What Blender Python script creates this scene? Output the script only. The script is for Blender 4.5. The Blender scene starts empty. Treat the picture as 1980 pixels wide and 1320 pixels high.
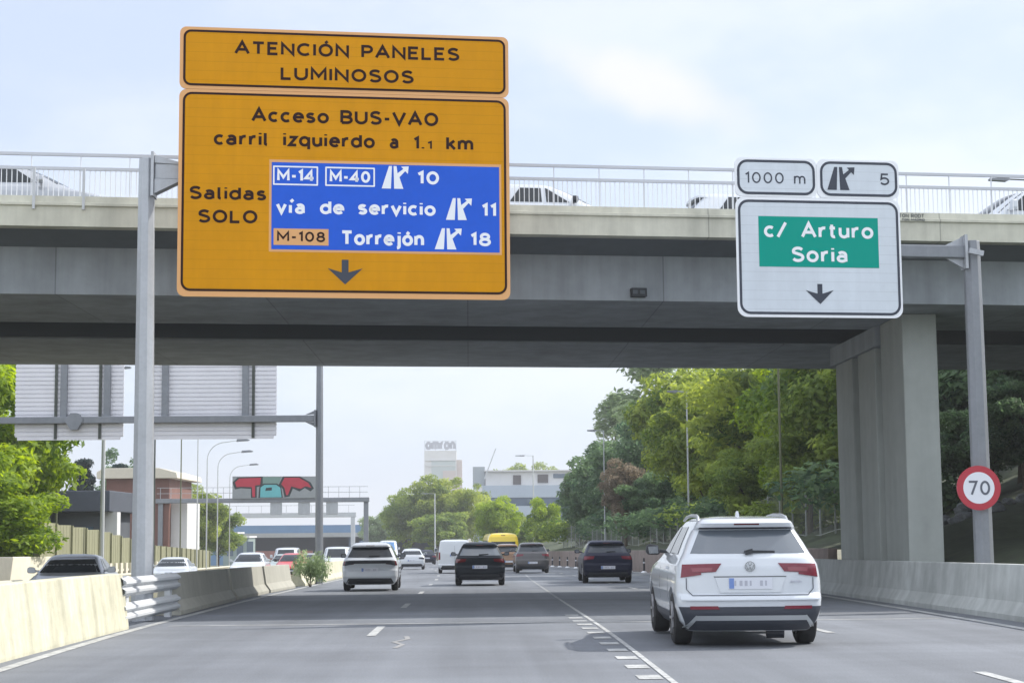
import bpy, bmesh, math, random
import numpy as np
from mathutils import Vector, Matrix
R = math.radians
random.seed(7)
C = bpy.context.scene.collection
sc = bpy.context.scene

# ------------------------------------------------------------------ camera
cam_d = bpy.data.cameras.new('camera')
cam_d.sensor_width = 36.0
cam_d.lens = 3340.0 * 36.0 / 1980.0
cam_d.clip_start, cam_d.clip_end = 0.3, 6000.0
cam = bpy.data.objects.new('camera', cam_d)
C.objects.link(cam)
cam.matrix_world = (Matrix.Translation((0, 0, 1.45)) @ Matrix.Rotation(-0.0256258, 4, 'Z')
                    @ Matrix.Rotation(math.pi / 2 + 0.1095244, 4, 'X') @ Matrix.Rotation(-0.0085, 4, 'Z'))
sc.camera = cam

# ------------------------------------------------------------------ sun, sky, exposure
SUN_EL, SUN_AZ = R(41), R(66)             # azimuth measured from +Y (ahead) towards +X (right)
sun_d = bpy.data.lights.new('sun', 'SUN')
sun_d.energy, sun_d.angle, sun_d.color = 3.4, R(0.8), (1.0, 0.95, 0.87)
sun = bpy.data.objects.new('sun', sun_d)
C.objects.link(sun)
sdir = Vector((math.sin(SUN_AZ) * math.cos(SUN_EL), math.cos(SUN_AZ) * math.cos(SUN_EL), math.sin(SUN_EL)))
sun.rotation_euler = sdir.to_track_quat('Z', 'Y').to_euler()

world = bpy.data.worlds.new('World')
sc.world = world
world.use_nodes = True
wn, wl = world.node_tree.nodes, world.node_tree.links
wn.clear()
w_out = wn.new('ShaderNodeOutputWorld')
w_bg = wn.new('ShaderNodeBackground')
w_bg.inputs['Strength'].default_value = 0.15
sky = wn.new('ShaderNodeTexSky')
sky.sky_type = 'NISHITA'
sky.sun_disc = False
sky.sun_elevation, sky.sun_rotation = SUN_EL, SUN_AZ
sky.altitude, sky.air_density, sky.dust_density, sky.ozone_density = 650, 1.0, 2.2, 1.0
tc = wn.new('ShaderNodeTexCoord')
def wmath(op, a, b=None, c=None):
    n = wn.new('ShaderNodeMath'); n.operation = op
    for i, v in enumerate((a, b, c)):
        if v is None: continue
        if isinstance(v, (int, float)): n.inputs[i].default_value = v
        else: wl.new(v, n.inputs[i])
    return n.outputs[0]
def wdot(vec):
    n = wn.new('ShaderNodeVectorMath'); n.operation = 'DOT_PRODUCT'
    wl.new(tc.outputs['Generated'], n.inputs[0]); n.inputs[1].default_value = vec
    return n.outputs['Value']
# thin veil of high cloud everywhere
mp = wn.new('ShaderNodeMapping'); mp.inputs['Scale'].default_value = (3.0, 2.0, 7.0)
mp.inputs['Rotation'].default_value = (0.15, 0.35, 0.2)
wl.new(tc.outputs['Generated'], mp.inputs['Vector'])
nz = wn.new('ShaderNodeTexNoise'); nz.inputs['Scale'].default_value = 1.6
nz.inputs['Detail'].default_value = 7; nz.inputs['Roughness'].default_value = 0.55
wl.new(mp.outputs[0], nz.inputs['Vector'])
veil = wn.new('ShaderNodeMapRange'); veil.interpolation_type = 'SMOOTHSTEP'
veil.inputs['From Min'].default_value, veil.inputs['From Max'].default_value = 0.32, 0.75
veil.inputs['To Min'].default_value, veil.inputs['To Max'].default_value = 0.45, 0.85
wl.new(nz.outputs['Fac'], veil.inputs['Value'])
# one brighter elongated cloud high up on the right of the road
cdir = Vector((0.1055, 0.9623, 0.2505)).normalized()
e1 = (Vector((0.93, -0.1, -0.36)) - cdir * Vector((0.93, -0.1, -0.36)).dot(cdir)).normalized()
e2 = cdir.cross(e1)
nz2 = wn.new('ShaderNodeTexNoise'); nz2.inputs['Scale'].default_value = 26
nz2.inputs['Detail'].default_value = 6
wl.new(tc.outputs['Generated'], nz2.inputs['Vector'])
wob = wmath('MULTIPLY', wmath('SUBTRACT', nz2.outputs['Fac'], 0.5), 0.9)
uu = wmath('DIVIDE', wdot(e1), 0.072)
vv = wmath('DIVIDE', wdot(e2), 0.021)
rr = wmath('ADD', wmath('SQRT', wmath('ADD', wmath('MULTIPLY', uu, uu), wmath('MULTIPLY', vv, vv))), wob)
blob = wn.new('ShaderNodeMapRange'); blob.interpolation_type = 'SMOOTHSTEP'
blob.inputs['From Min'].default_value, blob.inputs['From Max'].default_value = 0.25, 1.15
blob.inputs['To Min'].default_value, blob.inputs['To Max'].default_value = 0.75, 0.0
wl.new(rr, blob.inputs['Value'])
ahead = wmath('GREATER_THAN', wdot(cdir), 0.5)
front = wn.new('ShaderNodeMapRange'); front.interpolation_type = 'SMOOTHSTEP'
front.inputs['From Min'].default_value, front.inputs['From Max'].default_value = 0.1, 0.8
wl.new(wdot(Vector((0.03, 0.98, 0.2)).normalized()), front.inputs['Value'])
def wmix(f, a, b):
    n = wn.new('ShaderNodeMix'); n.data_type = 'RGBA'
    wl.new(f, n.inputs['Factor']) if not isinstance(f, float) else setattr(n.inputs['Factor'], 'default_value', f)
    for sock, v in ((n.inputs[6], a), (n.inputs[7], b)):
        if isinstance(v, tuple): sock.default_value = (*v, 1)
        else: wl.new(v, sock)
    return n.outputs[2]
# unseen bright fill added to the sky behind the viewer, thin pale veil ahead
wisp = wn.new('ShaderNodeMapRange'); wisp.interpolation_type = 'SMOOTHSTEP'
wisp.inputs['From Min'].default_value, wisp.inputs['From Max'].default_value = 0.36, 0.66
wl.new(nz.outputs['Fac'], wisp.inputs['Value'])
veil_fill_col = wmix(front.outputs[0], (8.6, 8.8, 9.2), wmix(wisp.outputs[0], (3.05, 3.45, 4.3), (3.95, 4.12, 4.5)))
vfac = wmath('MAXIMUM', veil.outputs[0], wmath('MULTIPLY', front.outputs[0], 0.8))
base_sky = wmix(vfac, sky.outputs[0], veil_fill_col)
final = wmix(wmath('MULTIPLY', blob.outputs[0], ahead), base_sky, (4.35, 4.3, 4.5))
wl.new(final, w_bg.inputs['Color'])
wl.new(w_bg.outputs[0], w_out.inputs['Surface'])

sc.view_settings.view_transform = 'Standard'
sc.view_settings.look = 'None'
sc.view_settings.gamma = 1.0
sc.view_settings.exposure = 0.64
sc.cycles.use_denoising = True
sc.cycles.max_bounces = 6
sc.cycles.transparent_max_bounces = 6

# ------------------------------------------------------------------ materials
def lin(r, g, b):
    f = lambda c: c / 12.92 if c <= 0.04045 else ((c + 0.055) / 1.055) ** 2.4
    return (f(r / 255), f(g / 255), f(b / 255))
MATS = {}
def mat(name, col, rough=0.6, metal=0.0, coat=0.0, noise=None, streak=None, bump=None, spec=0.5, joints=None, slats=None):
    """noise = (scale, amount), streak = (scale, amount), bump = (scale, strength)"""
    if name in MATS: return MATS[name]
    m = bpy.data.materials.new(name); m.use_nodes = True
    nt = m.node_tree; b = nt.nodes['Principled BSDF']
    b.inputs['Base Color'].default_value = (*col, 1)
    b.inputs['Roughness'].default_value = rough
    b.inputs['Metallic'].default_value = metal
    b.inputs['Coat Weight'].default_value = coat
    b.inputs['Coat Roughness'].default_value = 0.06
    b.inputs['Specular IOR Level'].default_value = spec
    t = nt.nodes.new('ShaderNodeTexCoord')
    cur = None
    def layer(cur, scale, amount, stretch):
        mp = nt.nodes.new('ShaderNodeMapping'); mp.inputs['Scale'].default_value = stretch
        nt.links.new(t.outputs['Object'], mp.inputs['Vector'])
        n = nt.nodes.new('ShaderNodeTexNoise'); n.inputs['Scale'].default_value = scale
        n.inputs['Detail'].default_value = 6; n.inputs['Roughness'].default_value = 0.62
        nt.links.new(mp.outputs[0], n.inputs['Vector'])
        r = nt.nodes.new('ShaderNodeMapRange')
        r.inputs['From Min'].default_value, r.inputs['From Max'].default_value = 0.25, 0.75
        r.inputs['To Min'].default_value, r.inputs['To Max'].default_value = 1 - amount, 1 + amount
        nt.links.new(n.outputs['Fac'], r.inputs['Value'])
        mx = nt.nodes.new('ShaderNodeMix'); mx.data_type = 'RGBA'; mx.blend_type = 'MULTIPLY'
        mx.inputs['Factor'].default_value = 1
        if cur is None: mx.inputs[6].default_value = (*col, 1)
        else: nt.links.new(cur, mx.inputs[6])
        nt.links.new(r.outputs[0], mx.inputs[7])
        return mx.outputs[2]
    if noise: 
        cur = layer(cur, noise[0], noise[1], (1, 1, 1))
        cur = layer(cur, noise[0] * 7.3, noise[1] * 0.6, (1, 1, 1))
    if streak: cur = layer(cur, streak[0], streak[1], (1, 1, 0.08))
    if joints:
        br_ = nt.nodes.new('ShaderNodeTexBrick'); br_.inputs['Scale'].default_value = 1.0
        br_.inputs['Brick Width'].default_value, br_.inputs['Row Height'].default_value = joints
        br_.inputs['Mortar Size'].default_value = 0.014; br_.offset = 0.0
        br_.inputs['Color1'].default_value = (1, 1, 1, 1); br_.inputs['Color2'].default_value = (.93, .93, .93, 1); br_.inputs['Mortar'].default_value = (.62, .62, .62, 1)
        nt.links.new(t.outputs['Object'], br_.inputs['Vector'])
        mj = nt.nodes.new('ShaderNodeMix'); mj.data_type = 'RGBA'; mj.blend_type = 'MULTIPLY'; mj.inputs['Factor'].default_value = 1
        nt.links.new(cur, mj.inputs[6]); nt.links.new(br_.outputs['Color'], mj.inputs[7]); cur = mj.outputs[2]
    if slats:
        sx = nt.nodes.new('ShaderNodeSeparateXYZ'); nt.links.new(t.outputs['Object'], sx.inputs[0])
        m1 = nt.nodes.new('ShaderNodeMath'); m1.operation = 'WRAP'; nt.links.new(sx.outputs['Z'], m1.inputs[0]); m1.inputs[1].default_value = slats; m1.inputs[2].default_value = 0
        m2 = nt.nodes.new('ShaderNodeMath'); m2.operation = 'GREATER_THAN'; nt.links.new(m1.outputs[0], m2.inputs[0]); m2.inputs[1].default_value = .011
        m3 = nt.nodes.new('ShaderNodeMapRange'); nt.links.new(m2.outputs[0], m3.inputs['Value']); m3.inputs['To Min'].default_value = .87
        ms = nt.nodes.new('ShaderNodeMix'); ms.data_type = 'RGBA'; ms.blend_type = 'MULTIPLY'; ms.inputs['Factor'].default_value = 1
        nt.links.new(cur, ms.inputs[6]); nt.links.new(m3.outputs[0], ms.inputs[7]); cur = ms.outputs[2]
    if cur: nt.links.new(cur, b.inputs['Base Color'])
    if bump:
        n = nt.nodes.new('ShaderNodeTexNoise'); n.inputs['Scale'].default_value = bump[0]; n.inputs['Detail'].default_value = 5
        nt.links.new(t.outputs['Object'], n.inputs['Vector'])
        bp = nt.nodes.new('ShaderNodeBump'); bp.inputs['Strength'].default_value = bump[1]; bp.inputs['Distance'].default_value = 0.02
        nt.links.new(n.outputs['Fac'], bp.inputs['Height']); nt.links.new(bp.outputs[0], b.inputs['Normal'])
    MATS[name] = m
    return m

def leaf_mat(name, dark, light):
    m = bpy.data.materials.new(name); m.use_nodes = True
    nt = m.node_tree; nt.nodes.clear()
    out = nt.nodes.new('ShaderNodeOutputMaterial')
    at = nt.nodes.new('ShaderNodeAttribute'); at.attribute_name = 'tint'
    ob = nt.nodes.new('ShaderNodeObjectInfo')
    add = nt.nodes.new('ShaderNodeMath'); add.operation = 'MULTIPLY_ADD'
    nt.links.new(ob.outputs['Random'], add.inputs[0]); add.inputs[1].default_value = 0.25
    nt.links.new(at.outputs['Fac'], add.inputs[2])
    rp = nt.nodes.new('ShaderNodeValToRGB')
    rp.color_ramp.elements[0].color = (*dark, 1); rp.color_ramp.elements[0].position = 0.1
    rp.color_ramp.elements[1].color = (*light, 1); rp.color_ramp.elements[1].position = 1.05
    nt.links.new(add.outputs[0], rp.inputs[0])
    d = nt.nodes.new('ShaderNodeBsdfPrincipled'); d.inputs['Roughness'].default_value = 0.55
    d.inputs['Specular IOR Level'].default_value = 0.25
    tr = nt.nodes.new('ShaderNodeBsdfTranslucent')
    hs = nt.nodes.new('ShaderNodeHueSaturation'); hs.inputs['Hue'].default_value = 0.485; hs.inputs['Saturation'].default_value = 1.15
    hs.inputs['Value'].default_value = 2.0
    nt.links.new(rp.outputs[0], d.inputs['Base Color']); nt.links.new(rp.outputs[0], hs.inputs['Color'])
    nt.links.new(hs.outputs[0], tr.inputs['Color'])
    mx = nt.nodes.new('ShaderNodeMixShader'); mx.inputs[0].default_value = 0.5
    nt.links.new(d.outputs[0], mx.inputs[1]); nt.links.new(tr.outputs[0], mx.inputs[2])
    nt.links.new(mx.outputs[0], out.inputs['Surface'])
    return m

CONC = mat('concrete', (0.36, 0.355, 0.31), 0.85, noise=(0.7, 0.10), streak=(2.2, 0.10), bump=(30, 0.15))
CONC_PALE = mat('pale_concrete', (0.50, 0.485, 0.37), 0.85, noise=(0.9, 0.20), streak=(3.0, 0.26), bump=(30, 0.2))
DECK_C = mat('stained_deck_concrete', (0.12, 0.138, 0.155), 0.85, noise=(0.4, 0.15), bump=(25, 0.1))  # shade under the deck is put into this darker base colour
CONC_BR = mat('bridge_concrete', (0.31, 0.34, 0.37), 0.85, noise=(0.35, 0.15), streak=(1.3, 0.26), bump=(25, 0.1), joints=(4.2, 500))
CONC_FASCIA = mat('parapet_concrete', (0.55, 0.545, 0.46), 0.85, noise=(0.5, 0.14), streak=(1.4, 0.28), bump=(25, 0.1), joints=(5.0, 500))
STEEL = mat('galvanised_steel', (0.40, 0.42, 0.45), 0.5, 0.35, noise=(2.0, 0.10), streak=(5, 0.08))
STEEL_D = mat('dull_steel', (0.22, 0.235, 0.26), 0.55, 0.3, noise=(2.0, 0.10), streak=(5, 0.08))
ALU = mat('aluminium_panel', (0.72, 0.72, 0.76), 0.6, 0.0, noise=(1.5, 0.05))
ALU_PALE = mat('pale_painted_steel', (0.52, 0.54, 0.56), 0.65, 0.1, noise=(1.5, 0.05))
WHITE_LINE = mat('road_paint', (0.38, 0.39, 0.39), 0.7, noise=(5, 0.45))
TYRE = mat('tyre_rubber', (0.018, 0.018, 0.02), 0.8, noise=(20, 0.2))
RIM = mat('alloy_rim', (0.5, 0.5, 0.52), 0.3, 0.9)
GLASS = mat('dark_car_glass', (0.026, 0.032, 0.038), 0.10, 0.0, 0.0, spec=0.35)
GLASS_L = mat('tinted_car_glass', (0.105, 0.125, 0.15), 0.08, 0.0, 0.5, spec=0.8)
PLASTIC = mat('black_plastic', (0.022, 0.025, 0.032), 0.5)
PLASTIC_G = mat('charcoal_plastic', (0.034, 0.04, 0.055), 0.55)
CHROME = mat('chrome', (0.65, 0.66, 0.68), 0.2, 1.0)
SILVER = mat('silver_trim', (0.52, 0.55, 0.57), 0.35, 0.6)
RED_L = mat('tail_light_lens', (0.16, 0.010, 0.026), 0.25, 0, 0.2)
RED_D = mat('dark_tail_light_lens', (0.10, 0.008, 0.012), 0.15, 0, 0.6)
LAMP = mat('headlight_lens', (0.75, 0.77, 0.8), 0.1, 0, 1.0)
PLATE = mat('number_plate_white', (0.62, 0.64, 0.70), 0.4)
PLATE_B = mat('number_plate_blue', (0.15, 0.24, 0.52), 0.4)
PLATE_T = mat('plate_characters', (0.40, 0.41, 0.47), 0.5)
WHITE_P = mat('white_paint', (0.56, 0.595, 0.64), 0.3, 0, 1.0)
BARK = mat('bark', (0.09, 0.07, 0.05), 0.9, noise=(4, 0.3), bump=(12, 0.5))

# ------------------------------------------------------------------ helpers
class MB:
    def __init__(s): s.v, s.f = [], []
    def add(s, vs, fs):
        o = len(s.v); s.v += [tuple(p) for p in vs]; s.f += [tuple(i + o for i in f) for f in fs]; return s
    def box(s, x0, x1, y0, y1, z0, z1):
        vs = [(x, y, z) for z in (z0, z1) for y in (y0, y1) for x in (x0, x1)]
        return s.add(vs, [(0, 2, 3, 1), (4, 5, 7, 6), (0, 1, 5, 4), (2, 6, 7, 3), (0, 4, 6, 2), (1, 3, 7, 5)])
    def bar(s, p, q, w, h=None):
        p, q = Vector(p), Vector(q); h = h or w
        d = (q - p).normalized()
        up = Vector((0, 0, 1)) if abs(d.z) < 0.95 else Vector((0, 1, 0))
        a = d.cross(up).normalized() * w / 2; b = a.cross(d).normalized() * h / 2
        vs = [c + i * a + j * b for c in (p, q) for i, j in ((-1, -1), (1, -1), (1, 1), (-1, 1))]
        return s.add(vs, [(3, 2, 1, 0), (4, 5, 6, 7), (0, 1, 5, 4), (1, 2, 6, 5), (2, 3, 7, 6), (3, 0, 4, 7)])
    def tube(s, pts, rad, n=10, rot=0.0):
        pts = [Vector(p) for p in pts]
        if isinstance(rad, (int, float)): rad = [rad] * len(pts)
        vs, fs = [], []
        ref = None
        for i, p in enumerate(pts):
            d = (pts[min(i + 1, len(pts) - 1)] - pts[max(i - 1, 0)]).normalized()
            if ref is None:
                ref = Vector((1, 0, 0)) if abs(d.x) < 0.9 else Vector((0, 1, 0))
            a = (ref - d * ref.dot(d)).normalized(); b = d.cross(a); ref = a
            for k in range(n):
                t = 2 * math.pi * (k + rot) / n
                vs.append(p + (a * math.cos(t) + b * math.sin(t)) * rad[i])
        for i in range(len(pts) - 1):
            for k in range(n):
                k2 = (k + 1) % n
                fs.append((i * n + k, i * n + k2, (i + 1) * n + k2, (i + 1) * n + k))
        fs.append(tuple(range(n))[::-1]); fs.append(tuple(range((len(pts) - 1) * n, len(pts) * n)))
        return s.add(vs, fs)
    def lathe_x(s, prof, n=28):
        """closed profile of (x, r) spun round the x axis"""
        m = len(prof); vs = []; fs = []
        for k in range(n):
            t = 2 * math.pi * k / n
            for x, r in prof: vs.append((x, r * math.cos(t), r * math.sin(t)))
        for k in range(n):
            k2 = (k + 1) % n
            for i in range(m):
                i2 = (i + 1) % m
                fs.append((k * m + i, k * m + i2, k2 * m + i2, k2 * m + i))
        return s.add(vs, fs)
    def prism_y(s, poly, y0, y1):
        """polygon in (x, z), extruded from y0 (front, towards -y) to y1"""
        n = len(poly)
        vs = [(x, y0, z) for x, z in poly] + [(x, y1, z) for x, z in poly]
        fs = [tuple(range(n)), tuple(range(n, 2 * n))[::-1]] + [((i + 1) % n, i, i + n, (i + 1) % n + n) for i in range(n)]
        return s.add(vs, fs)
    def sweep(s, prof, path):
        """closed profile [(u, z)] swept along path [(x, y, z)], u to the right of travel"""
        n = len(prof); path = [Vector(p) for p in path]; vs = []; fs = []
        for i, p in enumerate(path):
            d = path[min(i + 1, len(path) - 1)] - path[max(i - 1, 0)]; d.z = 0; d.normalize()
            r = Vector((d.y, -d.x, 0))
            for u, z in prof: vs.append(p + r * u + Vector((0, 0, z)))
        for i in range(len(path) - 1):
            for k in range(n):
                k2 = (k + 1) % n
                fs.append((i * n + k, i * n + k2, (i + 1) * n + k2, (i + 1) * n + k))
        fs.append(tuple(range(n))); fs.append(tuple(range((len(path) - 1) * n, len(path) * n))[::-1])
        return s.add(vs, fs)
    def mapped(s, fn):
        s.v = [tuple(fn(Vector(p))) for p in s.v]; return s
    def mesh(s, name, fix=True):
        me = bpy.data.meshes.new(name); me.from_pydata(s.v, [], s.f)
        if fix:
            bm = bmesh.new(); bm.from_mesh(me); bmesh.ops.recalc_face_normals(bm, faces=bm.faces); bm.to_mesh(me); bm.free()
        return me
    def build(s, name, m, parent=None, smooth=None, bevel=0, fix=True, label=None):
        me = s.mesh(name, fix)
        return link(name, me, m, parent, smooth, bevel, label)
def link(name, me, m, parent=None, smooth=None, bevel=0, label=None):
    if len(me.materials) == 0: me.materials.append(m)
    if smooth is not None:
        me.polygons.foreach_set('use_smooth', [True] * len(me.polygons))
        me.set_sharp_from_angle(angle=R(smooth))
    o = bpy.data.objects.new(name, me); C.objects.link(o)
    if me.materials[0] != m:
        o.material_slots[0].link = 'OBJECT'; o.material_slots[0].material = m
    if bevel:
        b = o.modifiers.new('bevel', 'BEVEL'); b.width = bevel; b.segments = 2; b.limit_method = 'ANGLE'; b.angle_limit = R(40)
    if parent: o.parent = parent
    if label: o['label'] = label
    return o
def tag(o, label=None, cat=None, group=None, kind=None):
    if label: o['label'] = label
    if cat: o['category'] = cat
    if group: o['group'] = group
    if kind: o['kind'] = kind
    return o
def empty(name, loc=(0, 0, 0), rz=0.0, label=None, cat=None, group=None):
    o = bpy.data.objects.new(name, None); o.empty_display_size = 0.2; C.objects.link(o)
    o.location = loc; o.rotation_euler = (0, 0, rz)
    return tag(o, label, cat, group)
def copy_tree(o, parent=None):
    c = o.copy(); C.objects.link(c)
    if parent: c.parent = parent
    for ch in o.children: copy_tree(ch, c)
    return c

def zr(Y):
    if Y < 18: return 0.0
    if Y < 30: return -0.0115 * (Y - 18) ** 2 / 24
    if Y < 300: return -0.0115 * (Y - 24)
    return -0.0115 * 276
def bend(Y):                                # the motorway curves gently left further on
    return -4.1e-4 * max(0, Y - 70) ** 2 if Y < 420 else -50.2 - 0.287 * (Y - 420)
def zl(X, Y):                               # oncoming carriageway, falling away to the left
    u = X - bend(Y)
    return zr(Y) - (0.15 + 0.03 * (-6.6 - u) if u < -6.6 else 0)

# ------------------------------------------------------------------ ground, roads, markings
def sheet(name, xs_fn, ys, z_fn, m, kind='structure'):
    vs, fs = [], []
    for i, y in enumerate(ys):
        xs = xs_fn(y); n = len(xs)
        for x in xs: vs.append((x, y, z_fn(x, y)))
    for i in range(len(ys) - 1):
        for k in range(n - 1):
            fs.append((i * n + k, i * n + k + 1, (i + 1) * n + k + 1, (i + 1) * n + k))
    o = MB().add(vs, fs).build(name, m, fix=False, smooth=60)
    if kind: o['kind'] = kind
    return o
GROUND = mat('dry_ground', (0.17, 0.16, 0.10), 0.95, noise=(0.15, 0.25), bump=(3, 0.4))
YS = [-40, 0, 10, 16, 18, 20, 22, 24, 26, 28, 30] + list(range(34, 430, 6))
sheet('ground', lambda y: [-2500, -400, -160, -110, -17.3 + bend(min(y, 430)), -6.5 + bend(min(y, 430)), 10.4 + bend(min(y, 430)), 40, 300, 2500], YS + [700, 1200, 2500, 4800],
      lambda x, y: (zl(max(x, -17.3 + bend(y)), y) if y < 430 else -4.2) - 0.06, GROUND)

def asphalt(name, base):
    m = bpy.data.materials.new(name); m.use_nodes = True; nt = m.node_tree; b = nt.nodes['Principled BSDF']
    b.inputs['Roughness'].default_value = 0.72; b.inputs['Specular IOR Level'].default_value = 0.45
    t = nt.nodes.new('ShaderNodeTexCoord')
    def nse(scale, stretch, lo, hi, detail=5, rough=0.6):
        mp = nt.nodes.new('ShaderNodeMapping'); mp.inputs['Scale'].default_value = stretch
        nt.links.new(t.outputs['Object'], mp.inputs['Vector'])
        n = nt.nodes.new('ShaderNodeTexNoise'); n.inputs['Scale'].default_value = scale; n.inputs['Detail'].default_value = detail
        n.inputs['Roughness'].default_value = rough
        nt.links.new(mp.outputs[0], n.inputs['Vector'])
        r = nt.nodes.new('ShaderNodeMapRange'); r.inputs['From Min'].default_value, r.inputs['From Max'].default_value = 0.3, 0.7
        r.inputs['To Min'].default_value, r.inputs['To Max'].default_value = lo, hi
        nt.links.new(n.outputs['Fac'], r.inputs['Value']); return r.outputs[0], n.outputs['Fac']
    def mul(a, b_):
        mm = nt.nodes.new('ShaderNodeMath'); mm.operation = 'MULTIPLY'; nt.links.new(a, mm.inputs[0]); nt.links.new(b_, mm.inputs[1]); return mm.outputs[0]
    big, _ = nse(0.22, (1, 0.5, 1), 0.80, 1.18)
    lane, _ = nse(0.9, (1, 0.02, 1), 0.80, 1.16)
    fine, ff = nse(45, (1, 1, 1), 0.75, 1.25, 3, 0.7)
    patch, _ = nse(0.5, (0.25, 1.1, 1), 0.82, 1.12, 3)
    f = mul(mul(big, lane), mul(fine, patch))
    mx = nt.nodes.new('ShaderNodeMix'); mx.data_type = 'RGBA'; mx.blend_type = 'MULTIPLY'; mx.inputs['Factor'].default_value = 1
    mx.inputs[6].default_value = (*base, 1); nt.links.new(f, mx.inputs[7]); nt.links.new(mx.outputs[2], b.inputs['Base Color'])
    bp = nt.nodes.new('ShaderNodeBump'); bp.inputs['Strength'].default_value = 0.25; bp.inputs['Distance'].default_value = 0.01
    nt.links.new(ff, bp.inputs['Height']); nt.links.new(bp.outputs[0], b.inputs['Normal'])
    return m
ASPH = asphalt('asphalt', (0.155, 0.168, 0.19))
ASPH2 = asphalt('pale_asphalt', (0.125, 0.125, 0.122))
sheet('road', lambda y: [-6.2 + bend(y), -3, 0.1 + bend(y), 5, 9.9 + bend(y)] if y < 60 else [u + bend(y) for u in (-6.2, -3, 0.1, 5, 9.9)], YS, lambda x, y: zr(y), ASPH)
sheet('oncoming_road', lambda y: [u + bend(y) for u in (-16.6, -12, -6.9)], YS, lambda x, y: zl(x, y) + 0.004, ASPH2)

def strip(mb, pts, w, dz=0.006, step=3.0):
    """painted strip of width w through ground points (x, y)"""
    path = []
    for (x0, y0), (x1, y1) in zip(pts[:-1], pts[1:]):
        n = max(1, int(abs(y1 - y0) / step))
        for i in range(n): path.append((x0 + (x1 - x0) * i / n, y0 + (y1 - y0) * i / n))
    path.append(pts[-1])
    vs, fs = [], []
    for x, y in path:
        vs += [(x - w / 2, y, zr(y) + dz), (x + w / 2, y, zr(y) + dz)]
    for i in range(len(path) - 1): fs.append((2 * i, 2 * i + 1, 2 * i + 3, 2 * i + 2))
    mb.add(vs, fs)
def curvy(x, y0, y1, step=10): return [(x + bend(y), y) for y in np.arange(y0, y1 + 0.1, step)]
mk = MB(); strip(mk, [(-5.0, 0), (-5.1, 19), (-5.35, 29), (-5.62, 43), (-5.75, 57)] + curvy(-5.8, 70, 400), 0.15)
tag(mk.build('edge_line', WHITE_LINE, fix=False), kind='structure')
mk = MB(); strip(mk, [(7.2, 0), (8.1, 25.4), (8.95, 44)] + curvy(9.2, 70, 400), 0.17)
tag(mk.build('edge_line', WHITE_LINE, fix=False), kind='structure')
mk = MB(); strip(mk, [(1.83, 2), (1.97, 18.6), (2.22, 43)], 0.065)
tag(mk.build('lane_line', WHITE_LINE, fix=False), kind='structure')
mk = MB(); strip(mk, [(2.22, 43.2), (2.6, 74), (2.9, 90)], 0.08)
tag(mk.build('lane_line', mat('worn_road_paint', (.27, .28, .29), .75, noise=(3, .5)), fix=False), kind='structure')
mk = MB()
y = 5.0
while y < 33:
    strip(mk, [(1.66 + 0.007 * y, y), (1.66 + 0.007 * (y + .6), y + 0.48)], 0.24); y += 1.35
tag(mk.build('lane_blocks', WHITE_LINE, fix=False), kind='structure')
mk = MB()
y = 0.6
while y < 300:
    x = -1.42 + bend(y); strip(mk, [(x, y), (x + bend(y + 3) - bend(y), y + 3.1)], 0.13); y += 12.3
y = 15.2
while y < 300:
    x = 5.15 + bend(y); strip(mk, [(x, y), (x + bend(y + 3) - bend(y), y + 2.4)], 0.13); y += 9.6
tag(mk.build('lane_dashes', WHITE_LINE, fix=False), kind='structure')
# sealed crack and darker patch in the asphalt
mk = MB(); strip(mk, [(-0.95, 22.3), (-0.88, 23.0), (-1.02, 23.6), (-0.86, 24.3), (-0.9, 25.0)], 0.07, 0.005, 9)
tag(mk.build('road_crack', mat('crack_sealant', (0.27, 0.27, 0.27), 0.7), fix=False), kind='structure')
# sunlight across the road painted as a pale strip; repaired patches
def rect_sheet(name, x0, x1, y0, y1, dz, m):
    tag(MB().add([(x0, y0, zr(y0) + dz), (x1, y0, zr(y0) + dz), (x1, y1, zr(y1) + dz), (x0, y1, zr(y1) + dz)], [(0, 1, 2, 3)]).build(name, m, fix=False), kind='structure')
rect_sheet('road_joint', -5.0, 7.9, 29.0, 29.35, .0035, mat('joint_concrete', (.25, .26, .27), .8, noise=(2, .35)))
# right verge and embankment carrying the trees
def wall_x(Y): return 10.35 + (0 if Y < 50 else -0.0005 * (Y - 50) ** 2 * 0.75)
def z_bank(X, Y):
    u = max(0.0, X - wall_x(Y) - 0.2)
    return zr(Y) + (0.55 if Y < 48 else 1.15) + min(9.0, 0.21 * u + max(0, u - 6) * .12) + 0.12 * math.sin(X * 1.7 + Y * 0.6) * min(1, u)
BANK = mat('embankment_soil', (0.050, 0.065, 0.032), 0.95, noise=(0.5, 0.35), bump=(2.5, 0.6))
def bank_x(y): return [wall_x(y) + 0.25 + d for d in (0, 0.8, 2, 3.5, 5, 7, 10, 14, 20, 30, 60)]
sheet('embankment', bank_x, [-20, 0, 20, 40, 47, 48.5] + list(range(52, 190, 4)), z_bank, BANK)

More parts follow.
